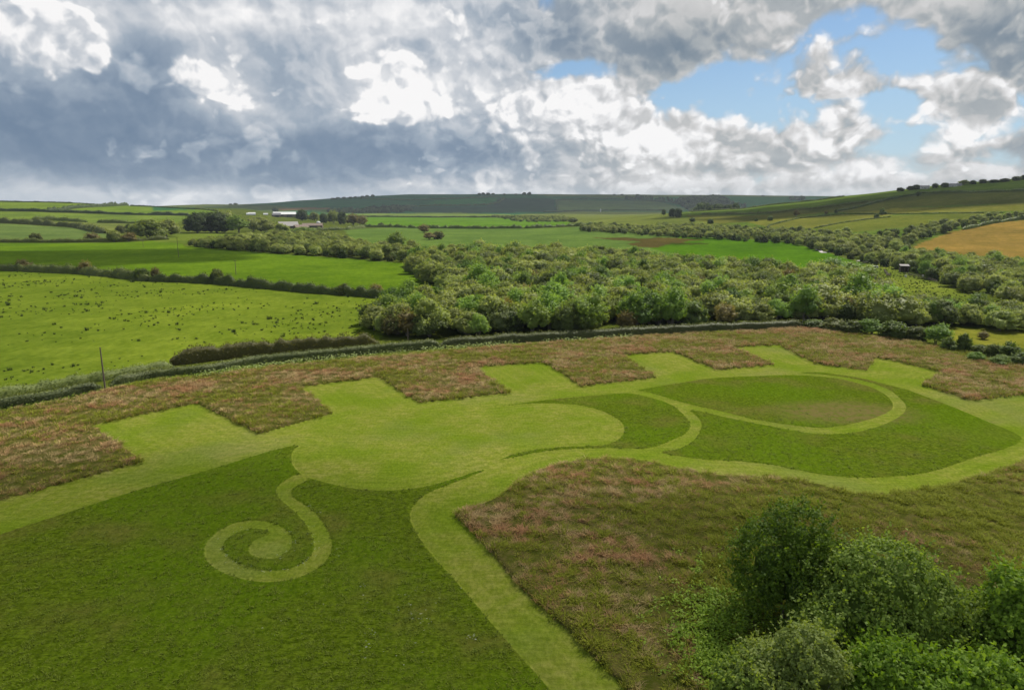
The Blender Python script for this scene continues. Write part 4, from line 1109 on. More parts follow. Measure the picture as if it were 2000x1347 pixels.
# ---------------------------------------------------------------- the wood and the scrub belts
def wpoly(p): return np.array([at(*q) for q in p])
WOODS = [   # name, outline of the feet of the trees, spacing, mix of kinds, height range, words for the place
    ('front', [(728, 652), (760, 668), (900, 662), (1100, 654), (1240, 647), (1370, 640), (1500, 634), (1565, 630), (1640, 636), (1755, 640), (1758, 622), (1740, 605), (1600, 600), (1400, 605), (1200, 612), (1100, 600), (950, 605), (850, 600), (770, 605), (735, 625)], 5.4, dict(willow=6, ash=3, thorn=2, brown=1.2), (5.0, 10.0), 'near the long hedge'),
    ('heart', [(770, 605), (850, 600), (950, 605), (1100, 600), (1200, 612), (1400, 605), (1600, 600), (1740, 605), (1735, 585), (1700, 560), (1620, 548), (1540, 548), (1400, 530), (1250, 514), (1100, 508), (1000, 505), (830, 505), (805, 520), (812, 540), (850, 560), (885, 578), (860, 592), (800, 592)], 5.8, dict(willow=9, ash=1.6, thorn=1.0, brown=0.5), (4.2, 9.0), 'in the middle of the wood'),
    ('rear', [(830, 505), (1000, 505), (1100, 508), (1250, 514), (1250, 503), (1150, 497), (1000, 494), (850, 497), (825, 500)], 6.5, dict(willow=8, thorn=2), (4, 6), 'at the back of the wood'),
    ('leftbelt', [(366, 482), (420, 487), (500, 493), (600, 500), (700, 507), (800, 514), (830, 500), (800, 490), (720, 488), (680, 474), (640, 464), (600, 464), (540, 462), (500, 470), (430, 474)], 7.0, dict(willow=7, thorn=3.5), (4.5, 7), 'in the belt below the barns'),
    ('strip', [(1130, 452), (1200, 457), (1300, 463), (1400, 469), (1500, 474), (1560, 480), (1600, 490), (1650, 503), (1700, 517), (1740, 523), (1775, 517), (1800, 503), (1765, 500), (1770, 488), (1800, 470), (1860, 450), (1930, 436), (2010, 428), (2010, 421), (1950, 422), (1850, 438), (1750, 458), (1690, 462), (1600, 458), (1500, 450), (1400, 447), (1250, 446), (1160, 444)], 8.0, dict(willow=7, thorn=4), (3.8, 6.5), 'in the scrub belt beyond the bright field'),
    ('rightbelt', [(1765, 500), (1800, 505), (1900, 514), (2000, 521), (2120, 530), (2150, 605), (2050, 614), (1990, 602), (1920, 582), (1850, 557), (1800, 542), (1780, 530), (1740, 525)], 6.2, dict(willow=7, thorn=2.5, ash=1.5), (4.5, 7), 'in the belt below the barley field'),
    ('lowright', [(1772, 612), (1850, 612), (1960, 622), (2080, 630), (2150, 650), (2050, 652), (1950, 648), (1850, 640), (1790, 640), (1772, 632)], 5.0, dict(willow=7, ash=2, thorn=1), (4.5, 6.5), 'right of the gap in the wood'),
    ('midscrub', [(1000, 432), (1090, 434), (1120, 432), (1110, 426), (1040, 424), (960, 424)], 14.0, dict(willow=5, thorn=2), (4, 6), 'on the hedge line behind the bright field'),
]
def scatter_woods():
    rng = np.random.default_rng(77)
    allp = []
    glade = [np.array([at(*q) for q in g]) for g in ([(1040, 628), (1150, 620), (1190, 606), (1120, 604), (1050, 612)], [(1355, 636), (1420, 632), (1425, 622), (1370, 622)])]
    for wi, (nm, poly, gap, mixk, (h0, h1), words) in enumerate(WOODS):
        P = wpoly(poly); lo, hi = P.min(0), P.max(0)
        nx_ = int((hi[0] - lo[0]) / gap) + 1; ny_ = int((hi[1] - lo[1]) / gap) + 1
        gx, gy = np.meshgrid(np.arange(nx_), np.arange(ny_))
        x = lo[0] + (gx + 0.5 * (gy % 2)) * gap + rng.uniform(-0.4, 0.4, gx.shape) * gap
        y = lo[1] + gy * gap + rng.uniform(-0.4, 0.4, gx.shape) * gap
        x, y = x.ravel(), y.ravel()
        k = inside(x, y, P)
        for g in glade: k &= ~inside(x, y, g)
        x, y = x[k], y[k]
        ks = list(mixk); pr = np.array([mixk[q] for q in ks], float); pr /= pr.sum()
        kind = rng.choice(len(ks), len(x), p=pr)
        tall = wave_noise(x, y, 0.05, 60 + wi)
        for i in range(len(x)):
            h = h0 + (h1 - h0) * float(np.clip(rng.beta(2, 2.4) + 0.5 * tall[i], 0, 1.1))
            kd = ks[kind[i]]
            if kd == 'ash': h *= 1.15
            if kd in ('thorn', 'brown'): h *= 0.72
            allp.append((depth(x[i], y[i], 0) / h, x[i], y[i], kd, h, wi))
    allp.sort()
    vis = [p for p in allp if in_view(np.array([p[1]]), np.array([p[2]]), 0.05)[0]]
    one = vis[:290]; rest = vis[290:]
    words_kind = dict(willow='grey-green domed willow', ash='fresh green looser ash', thorn='bushy dark green hawthorn', brown='brownish open bush')
    cols_ = ['at the left end', 'left', 'left of centre', 'centre', 'right of centre', 'right', 'far right', 'at the right edge']
    def where(x, y, wi):
        d_ = y * CP + H * SP; px_ = 1000 + FPX * x / d_; r_ = math.hypot(x, y)
        c_ = cols_[int(np.clip((px_ - 700) / 165, 0, 7))]
        row = 'front row' if WOODS[wi][0] in ('front', 'lowright') and r_ < 172 + max(0, px_ - 1500) * 0.03 else 'second rows' if r_ < 195 else 'third rows' if r_ < 225 else 'middle rows' if r_ < 260 else 'rear rows'
        return c_ + ', ' + row
    for (_, x, y, kd, h, wi) in one:
        tone = [0.05, 0.5, 0.5, 0.95][int(rng.integers(4))]
        look = {0.05: 'darker ', 0.5: '', 0.95: 'pale '}[tone]
        size = 'tall' if h > 7.6 else 'small' if h < 5.2 else 'middling'
        broad = rng.uniform(0.88, 1.3); bw = 'broad ' if broad > 1.15 else 'narrow ' if broad < 0.98 else ''
        tree_xy(kd, x, y, h, broad, '%s %s%s%s in the wood, %s' % (size, look, bw, words_kind[kd], where(x, y, wi)), 'bush' if kd in ('thorn', 'brown') else 'tree', 'trees of the willow wood beyond the long hedge', tone=tone)
    order = ['willow', 'ash', 'thorn', 'brown']; base = {}; meshes = []
    for k in order:
        base[k] = len(meshes)
        meshes += [p[0] for p in PROTO[k] for _ in range(4)]
    by = {}
    for p in rest: by.setdefault(p[5], []).append(p)
    for wi, lst in by.items():
        pts = []; rot = []; scl = []; pick = []
        for (_, x, y, kd, h, _w) in lst:
            pts.append((x, y, gz(x, y) - 0.15)); rot.append(rng.uniform(0, 6.28)); scl.append(h / PROTO[kd][0][2] * rng.uniform(1.0, 1.25))
            pick.append(base[kd] + int(rng.integers(len(PROTO[kd]) * 4)))
        scatter('scrub_wood', pts, rot, scl, pick, meshes, 'dense grey-green scrub of far bushes ' + WOODS[wi][5])
    print('trees', len(one), 'rest', len(rest))
scatter_woods()

# single trees and bushes that stand out, by the place of their foot in the photograph
T = tree
T('ash', 940, 640, 66, 52, label='tall fresh green ash tree left of centre in the wood front, pale stems showing')
T('brown', 985, 643, 62, 44, label='bare-looking brown stemmed tree beside the tall ash in the wood front')
T('ash', 1240, 640, 72, 66, label='big fresh green ash at the wood front, right of centre by the hedge')
T('ash', 1312, 640, 76, 62, label='tallest bright green ash where the wood front stands highest above the hedge')
T('willow', 1135, 645, 64, 72, label='big rounded brownish green willow in the wood front behind the hedge')
T('willow', 775, 652, 60, 74, label='big pale willow at the very left corner of the wood')
T('willow', 840, 655, 70, 76, label='large grey-green willow with pale stems near the left corner of the wood')
T('thorn', 1045, 580, 40, 62, label='round dark bush with a bare patch below it, standing clear in the wood')
T('ash', 918, 510, 36, 62, label='bright green ash with a broad dome at the back left of the wood')
T('ash', 1030, 513, 24, 50, label='fresh green tree at the back of the wood, right of the broad ash')
T('ash', 775, 490, 38, 40, label='tall pale green tree left of the wood against the bright field')
T('ash', 1620, 548, 42, 80, label='broad green tree beside the bright field corner, left of the caravan')
T('ash', 1672, 558, 46, 76, label='broad green tree in front of the caravan')
T('thorn', 1728, 575, 28, 26, label='narrow dark bush at the edge of the right meadow')
T('brown', 828, 455, 15, 26, label='brown-tinged bush on the hedge above the middle field')
T('brown', 838, 468, 14, 30, label='low brownish bush in the middle field, left of a darker one')
T('thorn', 857, 467, 17, 26, label='dark bush in the middle field on its own')
T('thorn', 745, 443, 8, 16, label='small round bush left of the middle hedge'); 
T('thorn', 1118, 434, 9, 22, label='dark bush where the middle hedge meets the scrub belt')
T('thorn', 425, 553, 29, 28, label='umbrella shaped small tree standing out of the pasture hedge')
T('thorn', 277, 547, 26, 34, label='rounded bush rising from the left pasture hedge, left one of the pair')
T('brown', 305, 548, 26, 22, label='narrow bush rising from the left pasture hedge, right one of the pair')
T('brown', 168, 534, 23, 26, label='brownish bush rising from the hedge at the left')
T('brown', 48, 528, 22, 34, label='dark bush in the hedge near the left edge of the picture')
T('brown', 735, 578, 24, 30, label='reddish brown bush at the right end of the pasture hedge')
T('thorn', 672, 576, 22, 30, label='dark thicker bush towards the right end of the pasture hedge')
T('thorn', 770, 585, 24, 44, label='grey bush filling the gap between pasture hedge and wood')
T('thorn', 70, 472, 17, 24, label='dark lone bush standing over the brown hedge far left')
T('brown', 180, 472, 16, 30, label='brown bush on the hedge left of the big grey one')
T('willow', 224, 473, 26, 32, label='big round grey bush on the far side of the bright pasture')
T('brown', 252, 472, 18, 30, label='brown bush right of the big round grey one')
T('willow', 290, 466, 36, 62, label='large grey-green tree at the left of the farm trees')
T('willow', 325, 462, 34, 50, label='large pale green tree just left of the dark sycamores')
T('thorn', 235, 455, 16, 24, label='dark small tree at the end of the crop field, left one')
T('thorn', 252, 454, 16, 22, label='dark small tree at the end of the crop field, right one')
T('dark', 385, 455, 40, 56, label='big dark sycamore at the left end of the farm clump')
T('dark', 425, 455, 42, 60, label='big dark sycamore in the middle of the farm clump')
T('dark', 400, 446, 34, 60, label='dark sycamore at the back of the farm clump')
T('ash', 465, 456, 36, 50, label='greener round tree at the right end of the farm clump')
T('willow', 440, 445, 34, 46, label='lighter tree behind the dark farm sycamores')
T('willow', 495, 452, 26, 36, label='bushy tree between the farm clump and the barns, left one')
T('willow', 520, 455, 26, 34, label='bushy tree between the farm clump and the barns, right one')
T('willow', 505, 443, 22, 40, label='tree just left of the small farm cottage roofs')
T('willow', 550, 455, 18, 30, label='low tree in front of the grey barn roofs')
T('ash', 592, 459, 16, 50, label='rounded green bush right in front of the brown barn')
T('dark', 590, 431, 22, 24, label='dark tree behind the barns, between the two farmyards')
T('willow', 614, 432, 18, 22, label='pale tree behind the grey barns')
T('dark', 632, 436, 20, 20, label='dark tree right of the barns, left one of the row')
T('willow', 652, 436, 26, 26, label='pale green tree right of the barns')
T('dark', 668, 438, 26, 24, label='taller dark tree right of the barns')
T('brown', 690, 440, 22, 26, label='brownish tree at the end of the row right of the barns')
T('brown', 708, 441, 18, 24, label='last brownish tree of the row right of the barns')
T('dark', 538, 414, 10, 14, label='dark tree behind the white-roofed barn')
# copse on the right of the far hill foot and trees over the right hillside
T('dark', 1312, 424, 17, 16, label='left tree of the dark clump at the foot of the distant hill')
T('dark', 1325, 425, 19, 20, label='middle tree of the dark clump at the foot of the distant hill')
T('dark', 1296, 420, 12, 8, label='small dark tree left of the dark clump below the distant hill')
T('thorn', 1353, 433, 8, 14, label='small bush below the dark clump at the distant hill foot')
T('thorn', 1387, 437, 10, 13, label='round pale bush at the top of the far scrub belt')
for px_, py_, hp, kd, lb in [(1467, 417, 5, 'thorn', 'left of two small trees on the green hillside field'), (1481, 417, 5, 'thorn', 'right of two small trees on the green hillside field'),
    (1477, 432, 6, 'thorn', 'tiny bush above the scrub belt on the right hillside'), (1504, 431, 10, 'thorn', 'small dark tree on the pale lower hillside'), (1555, 423, 13, 'brown', 'pale brown round tree in the middle of the hillside'),
    (1613, 419, 8, 'brown', 'small tree at the right of the brown hillside tree'), (1633, 416, 8, 'thorn', 'bush at the lower end of the slanting hillside hedge'),
    (1723, 419, 12, 'thorn', 'round dark lone tree on the hillside, upper of two'), (1712, 426, 9, 'thorn', 'small dark lone tree on the hillside, lower of two'),
    (1793, 382, 9, 'thorn', 'bush at the upper end of the slanting hillside hedge')]:
    T(kd, px_, py_, hp, hp * 1.15, label=lb)
# skyline of the right hill
for i, (px_, py_, hp, wp, lb) in enumerate([(1758, 374, 8, 16, 'leftmost tree on the right skyline, standing alone'), (1777, 371.5, 9, 14, 'left half of the dark pair of trees on the right skyline'), (1789, 370.5, 10, 18, 'right half of the dark pair of trees on the right skyline'),
    (1826, 367, 9, 14, 'dark round tree between the skyline houses'), (1846, 366, 10, 18, 'dark wide tree right of the first skyline houses'), (1882, 361, 10, 20, 'pale spreading tree on the right skyline'), (1900, 360, 8, 14, 'darker tree beside the pale spreading one on the skyline'),
    (1920, 358, 8, 18, 'first tree of the ragged skyline row at the right'), (1940, 357, 7, 20, 'second tree of the ragged skyline row at the right'), (1962, 355, 7, 22, 'third tree of the ragged skyline row at the right'), (1985, 353, 9, 20, 'fourth tree of the ragged skyline row at the right'), (2000, 351, 10, 18, 'tree cut by the right edge of the picture on the skyline')]):
    T('dark' if i not in (5,) else 'willow', px_, py_, hp, wp, label=lb)
# distant hill: clumps on the crest and dark woods on the slope
for i, (px_, py_, hp, wp) in enumerate([(936, 381, 4, 8), (944, 381, 5, 9), (953, 381, 5, 9), (963, 381, 4, 8), (985, 381, 3, 8), (1008, 381, 3, 8), (1024, 381, 5.5, 9), (1034, 381, 6, 9), (708, 387, 5, 8), (717, 386, 5, 9), (728, 385, 5, 9), (650, 390, 4, 10), (660, 389, 4, 10), (672, 388.5, 4, 9), (684, 388, 4, 9), (694, 387, 3.5, 8), (460, 400, 3.5, 10), (450, 400.5, 3, 8), (1200, 382, 3, 7), (1215, 382, 3, 8), (1245, 383, 4, 8), (1490, 384, 3, 8)]):
    T('dark', px_, py_, hp, wp, label='dark tree of a clump on the crest of the distant hill', group='trees on the crest of the distant hill')
def far_wood(poly, gap, hm, words, seed):
    rng = np.random.default_rng(seed)
    P = wpoly(poly); lo, hi = P.min(0), P.max(0)
    n = int((hi[0] - lo[0]) * (hi[1] - lo[1]) / gap ** 2)
    p = rng.uniform(lo, hi, (n, 2)); p = p[inside(p[:, 0], p[:, 1], P)][:1500]
    ms = [q[0] for q in PROTO['dark']]
    scatter('far_wood', np.column_stack([p, ground_z(p[:, 0], p[:, 1]) - 0.3]), rng.uniform(0, 6, len(p)), rng.uniform(0.7, 1.2, len(p)) * hm / 10, rng.integers(0, 3, len(p)), ms, words)
    print('far', len(p))
far_wood([(1345, 388), (1400, 386), (1420, 391), (1432, 400), (1410, 408), (1370, 412), (1345, 410), (1330, 402), (1320, 393)], 16, 15, 'dark wood on the slope of the distant hill, right side', 1)
far_wood([(640, 412), (700, 411), (730, 407), (770, 404), (800, 407), (805, 412), (780, 416), (700, 417), (640, 416)], 18, 13, 'dark wood at the foot of the distant hill, left side', 2)
far_wood([(1200, 386), (1260, 385), (1320, 390), (1330, 396), (1290, 394), (1220, 390)], 30, 11, 'scattered trees high on the distant hill, right of centre', 3)
far_wood([(1540, 388), (1570, 387), (1572, 391), (1545, 393)], 16, 11, 'small dark wood on the distant hill near the right slope', 4)
far_wood([(1370, 396), (1460, 398), (1440, 408), (1380, 412)], 26, 9, 'loose trees on the pasture right of the dark hill wood', 5)
# bushes of the boundary at the right end of the field
for i, (px_, py_, hp, wp, kd, lb) in enumerate([(1590, 640, 18, 50, 'thorn', 'dark bush where the clipped hedge ends'), (1625, 644, 24, 54, 'thorn', 'second dark bush right of the clipped hedge end'), (1665, 650, 26, 52, 'thorn', 'dark bush left of the lane gap'),
    (1700, 654, 30, 56, 'ash', 'green bush below the gap in the wood'), (1745, 660, 34, 62, 'thorn', 'broad green bush by the lane gap, left one'), (1790, 664, 30, 50, 'thorn', 'broad dark bush by the lane gap, right one'), (1828, 672, 42, 54, 'ash', 'tallest round green bush of the right boundary'),
    (1850, 684, 26, 34, 'thorn', 'low bush at the foot of the tallest right boundary bush'), (1880, 686, 36, 30, 'thorn', 'narrow dark bush between the field and the yellow meadow'), (1915, 692, 20, 36, 'thorn', 'low dark bush left of the corner bushes'), (1938, 698, 30, 40, 'thorn', 'first of the corner bushes at the right edge'),
    (1970, 702, 34, 50, 'thorn', 'second and highest of the corner bushes at the right edge'), (1950, 713, 22, 40, 'ash', 'bright green low bush in front of the corner bushes'), (1905, 705, 20, 32, 'ash', 'bright low bush left of the corner bushes'), (2000, 712, 26, 50, 'thorn', 'bush cut by the right edge at the field corner'), (1920, 662, 15, 26, 'brown', 'small dark bush alone in the yellow meadow')]):
    T(kd, px_, py_, hp, wp, label=lb, cat='bush')
# ---------------------------------------------------------------- the trees in the lower right corner, close to the camera
def near_trees():
    rng = np.random.default_rng(101)
    def big(px, py, pytop, wpx, mat, label, name, lobes, clumps, per, leaf, low, flat, loose, stems, r0, extra=None, sy=1.0, nosee=0.78):
        x, y = at(px, py)
        rr = math.hypot(x, y); d = ray(px, pytop)
        h = H + math.hypot(x, y) * d[2] / math.hypot(d[0], d[1])
        w = wpx * mpp(x, y, h * 0.6)
        cm, L = crown_mesh('crown', rng, h, w, lobes, clumps, per, leaf, LEAF[mat], low=low, flat=flat, loose=loose, core=nosee, spread=w * 0.035)
        tm = trunk_mesh('trunk', rng, h, L, stems, r0)
        o = empty(name, (x, y, -0.05), 0.0)
        tag(o, label, 'tree')
        child('crown', cm, o)['tone'] = 0.5; child('trunk', tm, o)
        print(label[:30], 'h %.1f w %.1f' % (h, w), len(cm.polygons))
    big(1535, 1222, 992, 225, 'alder', 'dark slender alder standing behind the others, nearest the mown path', 'alder_tree', 12, 3200, 12, 0.105, 0.10, 1.25, 0.35, 3, 0.12, nosee=0.5)
    big(1700, 1300, 1052, 310, 'sallow', 'large rounded sallow in the middle of the corner trees', 'sallow_tree', 18, 5200, 12, 0.115, 0.08, 0.85, 0.14, 4, 0.16, nosee=0.64)
    big(1545, 1420, 1235, 250, 'grey', 'grey-leaved low willow at the bottom, left of the corner trees', 'grey_willow_tree', 12, 3600, 12, 0.100, 0.05, 0.8, 0.16, 4, 0.12, nosee=0.64)
    big(1740, 1440, 1255, 280, 'bright', 'yellow-green young ash at the bottom edge of the corner trees', 'ash_tree', 12, 4600, 11, 0.135, 0.05, 0.85, 0.25, 2, 0.14, nosee=0.6)
    big(1990, 1345, 1115, 260, 'bright', 'fresh green ash cut by the right edge of the picture', 'ash_tree', 13, 4200, 11, 0.135, 0.10, 0.95, 0.25, 2, 0.16, nosee=0.6)
    big(1920, 1480, 1290, 240, 'bright', 'lower green ash in the very bottom right corner', 'ash_tree', 11, 3600, 11, 0.135, 0.06, 0.85, 0.22, 2, 0.14, nosee=0.6)
    big(1455, 1400, 1280, 150, 'sallow', 'low sallow shrub at the left foot of the corner trees', 'sallow_shrub', 8, 1500, 11, 0.11, 0.03, 0.8, 0.3, 3, 0.07, nosee=0.5)
    big(1860, 1320, 1150, 170, 'sallow', 'thinner sallow between the big one and the right edge ash', 'sallow_shrub', 8, 1800, 11, 0.11, 0.05, 1.0, 0.4, 3, 0.09, nosee=0.45)
    # nettles, bramble and fern round their feet
    n = 5200
    P = []
    for (px, py, n_, sx, sy) in [(1430, 1215, 4200, 2.2, 1.8), (1400, 1290, 2400, 1.7, 1.6), (1500, 1160, 600, 1.2, 1.0), (1460, 1330, 2600, 2.0, 1.5), (1850, 1180, 400, 1.4, 1.0), (1600, 1290, 500, 1.5, 1.0), (1390, 1110, 160, 1.6, 1.2), (1620, 1300, 500, 1.4, 1.2)]:
        x, y = at(px, py)
        c = rng.normal(size=(n_ // 12, 2)) * [sx, sy] + [x, y]
        for q in c:
            m = rng.integers(8, 18); P.append(np.column_stack([q + rng.normal(size=(m, 2)) * 0.22, rng.uniform(0.45, 0.95) + rng.normal(size=m) * 0.12]))
    P = np.concatenate(P)
    nr = unit(rng, len(P)) * 0.7 + np.array([0, 0, 1]); nr /= np.linalg.norm(nr, axis=1)[:, None]
    V, Q = leaf_quads(P, nr, 0.13, rng, 0.5)
    o = bpy.data.objects.new('nettle_bed', np_mesh('nettle_bed', V, Q, None, LEAF['nettle'])); C.objects.link(o); o['tone'] = 0.5
    tag(o, 'bright green nettles and bramble left of the corner trees', None, None, 'stuff')
near_trees()

# ---------------------------------------------------------------- small built things
def plain(name, col, rough=0.8, var=0.12, scale=1.5):
    mt, N = material(name)
    k = N.noise(N.new('ShaderNodeTexCoord').outputs['Object'], scale, 4.0)
    a = tuple(c * (1 - var) for c in col); b = tuple(c * (1 + var) for c in col)
    finish(N, principled(N, N.mix(k, a, b), rough, None, 0.3))
    return mt
M = dict(wood=plain('weathered_wood', (0.16, 0.13, 0.10), 0.9, 0.3), grey=plain('fibre_cement_roof', (0.30, 0.28, 0.26), 0.9, 0.2, 0.4), rust=plain('rusty_roof', (0.20, 0.15, 0.12), 0.9, 0.3, 0.4),
         white=plain('white_sheet', (0.62, 0.62, 0.60), 0.6, 0.1, 0.2), dark=plain('dark_opening', (0.03, 0.03, 0.03)), board=plain('brown_boards', (0.13, 0.10, 0.075), 0.9, 0.25),
         render=plain('pale_render', (0.70, 0.68, 0.62), 0.9), slate=plain('slate', (0.13, 0.13, 0.14), 0.6), stone=plain('stone_track', (0.42, 0.39, 0.35), 0.95, 0.2, 3), steel=plain('steel', (0.30, 0.31, 0.32), 0.4),
         glass=plain('window_glass', (0.05, 0.06, 0.07), 0.15), mud=plain('mud', (0.13, 0.10, 0.08), 0.9, 0.25, 1), porc=plain('brown_insulator', (0.12, 0.06, 0.04), 0.3), red=plain('red_paint', (0.35, 0.05, 0.04), 0.5))
def box_mesh(name, cx, cy, cz, sx, sy, sz, mat, bev=0.0):
    bm = bmesh.new(); bmesh.ops.create_cube(bm, size=1.0)
    for v in bm.verts: v.co = Vector((v.co.x * sx + cx, v.co.y * sy + cy, v.co.z * sz + cz))
    if bev: bmesh.ops.bevel(bm, geom=bm.edges[:], offset=bev, segments=2, affect='EDGES')
    me = bpy.data.meshes.new(name); bm.to_mesh(me); bm.free(); me.materials.append(mat); return me
def poly_mesh(name, v, f, mat):
    me = bpy.data.meshes.new(name); me.from_pydata(v, [], f); me.update(); me.materials.append(mat); return me
def proj_z(x, y, pyt):
    """height over (x, y) at which a vertical thing reaches the photograph row pyt"""
    lo, hi = -5.0, 60.0
    for _ in range(40):
        z = (lo + hi) / 2
        d = y * CP + (H - z) * SP; v = (-(z - H) * CP - y * SP) / d * -1
        row = 673.5 + FPX * (-( (z - H) * CP + y * SP) / d)
        if row > pyt: lo = z
        else: hi = z
    return (lo + hi) / 2
def pole(px, py, pyt, label, arm=True, yaw=0.4, r=0.14, lean=0.0):
    x, y = at(px, py); z0 = gz(x, y); h = proj_z(x, y, pyt) - z0
    o = empty('utility_pole', (x, y, z0), yaw); o.rotation_euler.y = lean; tag(o, label, 'utility pole', 'poles of the overhead line')
    v, f = tube([(0, 0, -0.5), (0, 0, h * 0.5), (0, 0, h)], [r, r * 0.85, r * 0.65], 10)
    f.append(tuple(range(20, 30)))
    child('post', poly_mesh('post', [tuple(q) for q in v], f, M['wood']), o)
    if arm:
        child('crossarm', box_mesh('crossarm', 0, r * 0.9, h - 0.35, 1.5, 0.1, 0.12, M['wood']), o)
        for sx in (-0.65, 0.0, 0.65):
            vv, ff = tube([(sx, r * 0.9, h - 0.29), (sx, r * 0.9, h - 0.2), (sx, r * 0.9, h - 0.08)], [0.03, 0.07, 0.04], 8)
            child('insulator', poly_mesh('insulator', [tuple(q) for q in vv], ff, M['porc']), o)
    print('pole', px, 'h %.1f' % h)
pole(206, 764, 678, 'nearest utility pole, standing in the gap of the low clipped hedge', arm=False, lean=0.0)
pole(349, 502, 464, 'tallest pole in the bright pasture, below the farm trees')
pole(461, 536, 508, 'pole just behind the pasture hedge, right of the umbrella shaped tree')
pole(280, 483, 470, 'small faint pole at the far side of the bright pasture', r=0.12)
pole(797, 672, 641, 'pale pole in front of the wood, left end', arm=False, r=0.10)
pole(1567, 636, 612, 'thin pole at the wood edge, right of centre', arm=False, r=0.10)

def gable(name, parent, L, W, hw, hr, wallm, roofm, over=0.3, slabs=2):
    """walls as four pieces and a pitched roof as two slopes"""
    a, b = L / 2, W / 2
    t = 0.15
    child('wall', box_mesh('wall', 0, -b + t / 2, hw / 2, L, t, hw, wallm), parent)
    child('wall', box_mesh('wall', 0, b - t / 2, hw / 2, L, t, hw, wallm), parent)
    for s in (-1, 1):
        x0, x1 = s * (a - t), s * a
        v = [(x, y, z) for x in (x0, x1) for (y, z) in ((-b + t, 0), (b - t, 0), (b - t, hw), (0, hr - 0.1), (-b + t, hw))]
        f = [(0, 1, 2, 3, 4), (9, 8, 7, 6, 5)] + [(i, i + 5, (i + 1) % 5 + 5, (i + 1) % 5) for i in range(5)]
        child('gable_end', poly_mesh('gable_end', v, f, wallm), parent)
    sl = (hr - hw) / b
    for s in (-1, 1):
        y0, z0 = s * (b + over), hw - sl * over
        v = [(-a - over, y0, z0), (a + over, y0, z0), (a + over, s * 0.01, hr), (-a - over, s * 0.01, hr)]
        v += [(p, q, r_ + 0.12) for p, q, r_ in v]
        f = [(0, 1, 2, 3), (7, 6, 5, 4), (0, 4, 5, 1), (1, 5, 6, 2), (2, 6, 7, 3), (3, 7, 4, 0)]
        child('roof_slope', poly_mesh('roof_slope', v, f, roofm), parent)
def barn(px, py, wpx, hpx, label, wallm, roofm, yaw=0.0, deep=0.5, wall=0.6, name='barn', doors=1, cat='barn'):
    x, y = at(px, py); z = gz(x, y); m = mpp(x, y, z)
    L = wpx * m; hr = hpx * m; hw = hr * wall; W = L * deep
    o = empty(name, (x, y, z - 0.1), yaw - math.atan2(x, y)); tag(o, label, cat)
    gable(name, o, L, W, hw, hr, wallm, roofm)
    for i in range(doors):
        cx = (i + 0.5) / doors * L * 0.8 - L * 0.4
        child('door', box_mesh('door', cx, -W / 2 - 0.03, hw * 0.42, L * 0.5 / doors, 0.06, hw * 0.82, M['dark']), o)
    return o, L, W, hw, hr
barn(563, 445, 36, 12, 'pale grey roofed barn, left one of the nearer farmyard', M['board'], M['grey'], 0.15, 0.9, 0.35, doors=2)
barn(588, 449, 26, 10, 'lower barn with a dark brownish roof in front of the nearer farmyard', M['board'], M['rust'], 0.35, 0.8, 0.5)
barn(611, 447, 38, 11, 'long brown boarded barn at the right of the nearer farmyard', M['board'], M['rust'], -0.12, 0.5, 0.62, doors=1)
barn(556, 424, 42, 10, 'long dark barn with white roof in the farther farmyard', M['board'], M['white'], 0.1, 0.45, 0.55, doors=2)
barn(540, 424, 16, 8, 'small dark-walled barn left of the white-roofed one', M['board'], M['slate'], 0.1, 0.8, 0.55)
barn(522, 442, 12, 5, 'small white cottage shed beside the nearer farmyard', M['render'], M['white'], 0.5, 0.6, 0.6)
barn(517, 435, 14, 6, 'small grey roofed shed half hidden left of the barns', M['board'], M['grey'], -0.6, 0.6, 0.5)
def silo(px, py, wpx, hpx, label, mat, dome=True):
    x, y = at(px, py); m = mpp(x, y, gz(x, y)); r = wpx * m / 2; h = hpx * m
    o = empty('silo', (x, y, gz(x, y))); tag(o, label, 'silo')
    v, f = tube([(0, 0, -0.2), (0, 0, h * 0.72)], [r, r], 18)
    child('body', poly_mesh('body', [tuple(q) for q in v], f, mat), o)
    v, f = tube([(0, 0, h * 0.72), (0, 0, h * 0.85), (0, 0, h * 0.95), (0, 0, h)], [r * 1.03, r * 0.85, r * 0.5, 0.05], 18)
    child('dome', poly_mesh('dome', [tuple(q) for q in v], f, mat), o)
silo(622, 441, 8, 9, 'white domed silo beside the brown barn', M['white'])
silo(1173, 414, 2.2, 6, 'tiny white tower on the pale field below the distant hill', M['white'])
def tunnel(px, py, wpx, hpx, label):
    x, y = at(px, py); m = mpp(x, y, gz(x, y)); L = wpx * m; h = hpx * m
    o = empty('polytunnel', (x, y, gz(x, y)), -math.atan2(x, y)); tag(o, label, 'polytunnel')
    n = 12; v = []; 
    for s in (-0.5, 0.5):
        for i in range(n + 1):
            a = math.pi * i / n; v.append((s * L, -math.cos(a) * h * 1.2, math.sin(a) * h))
    f = [(i, i + 1, n + 2 + i, n + 1 + i) for i in range(n)]
    child('cover', poly_mesh('cover', v, f, M['white']), o)
    for s in (0, 1): child('end_wall', poly_mesh('end_wall', v[s * (n + 1):(s + 1) * (n + 1)], [tuple(range(n + 1))], M['white']), o)
    for i in range(4):
        xx = (i / 3 - 0.5) * L * 1.002
        vv, ff = tube([(xx, -math.cos(math.pi * k / 8) * h * 1.22, math.sin(math.pi * k / 8) * h * 1.02) for k in range(9)], [0.06] * 9, 5)
        child('hoop', poly_mesh('hoop', [tuple(q) for q in vv], ff, M['steel']), o)
tunnel(492, 420, 14, 5, 'white polytunnel left of the farther farmyard')
tunnel(484, 420, 5, 4, 'very small white polytunnel at the far left of the farmyard')
tunnel(519, 420, 9, 3.5, 'small white polytunnel between the trees and the far barn')
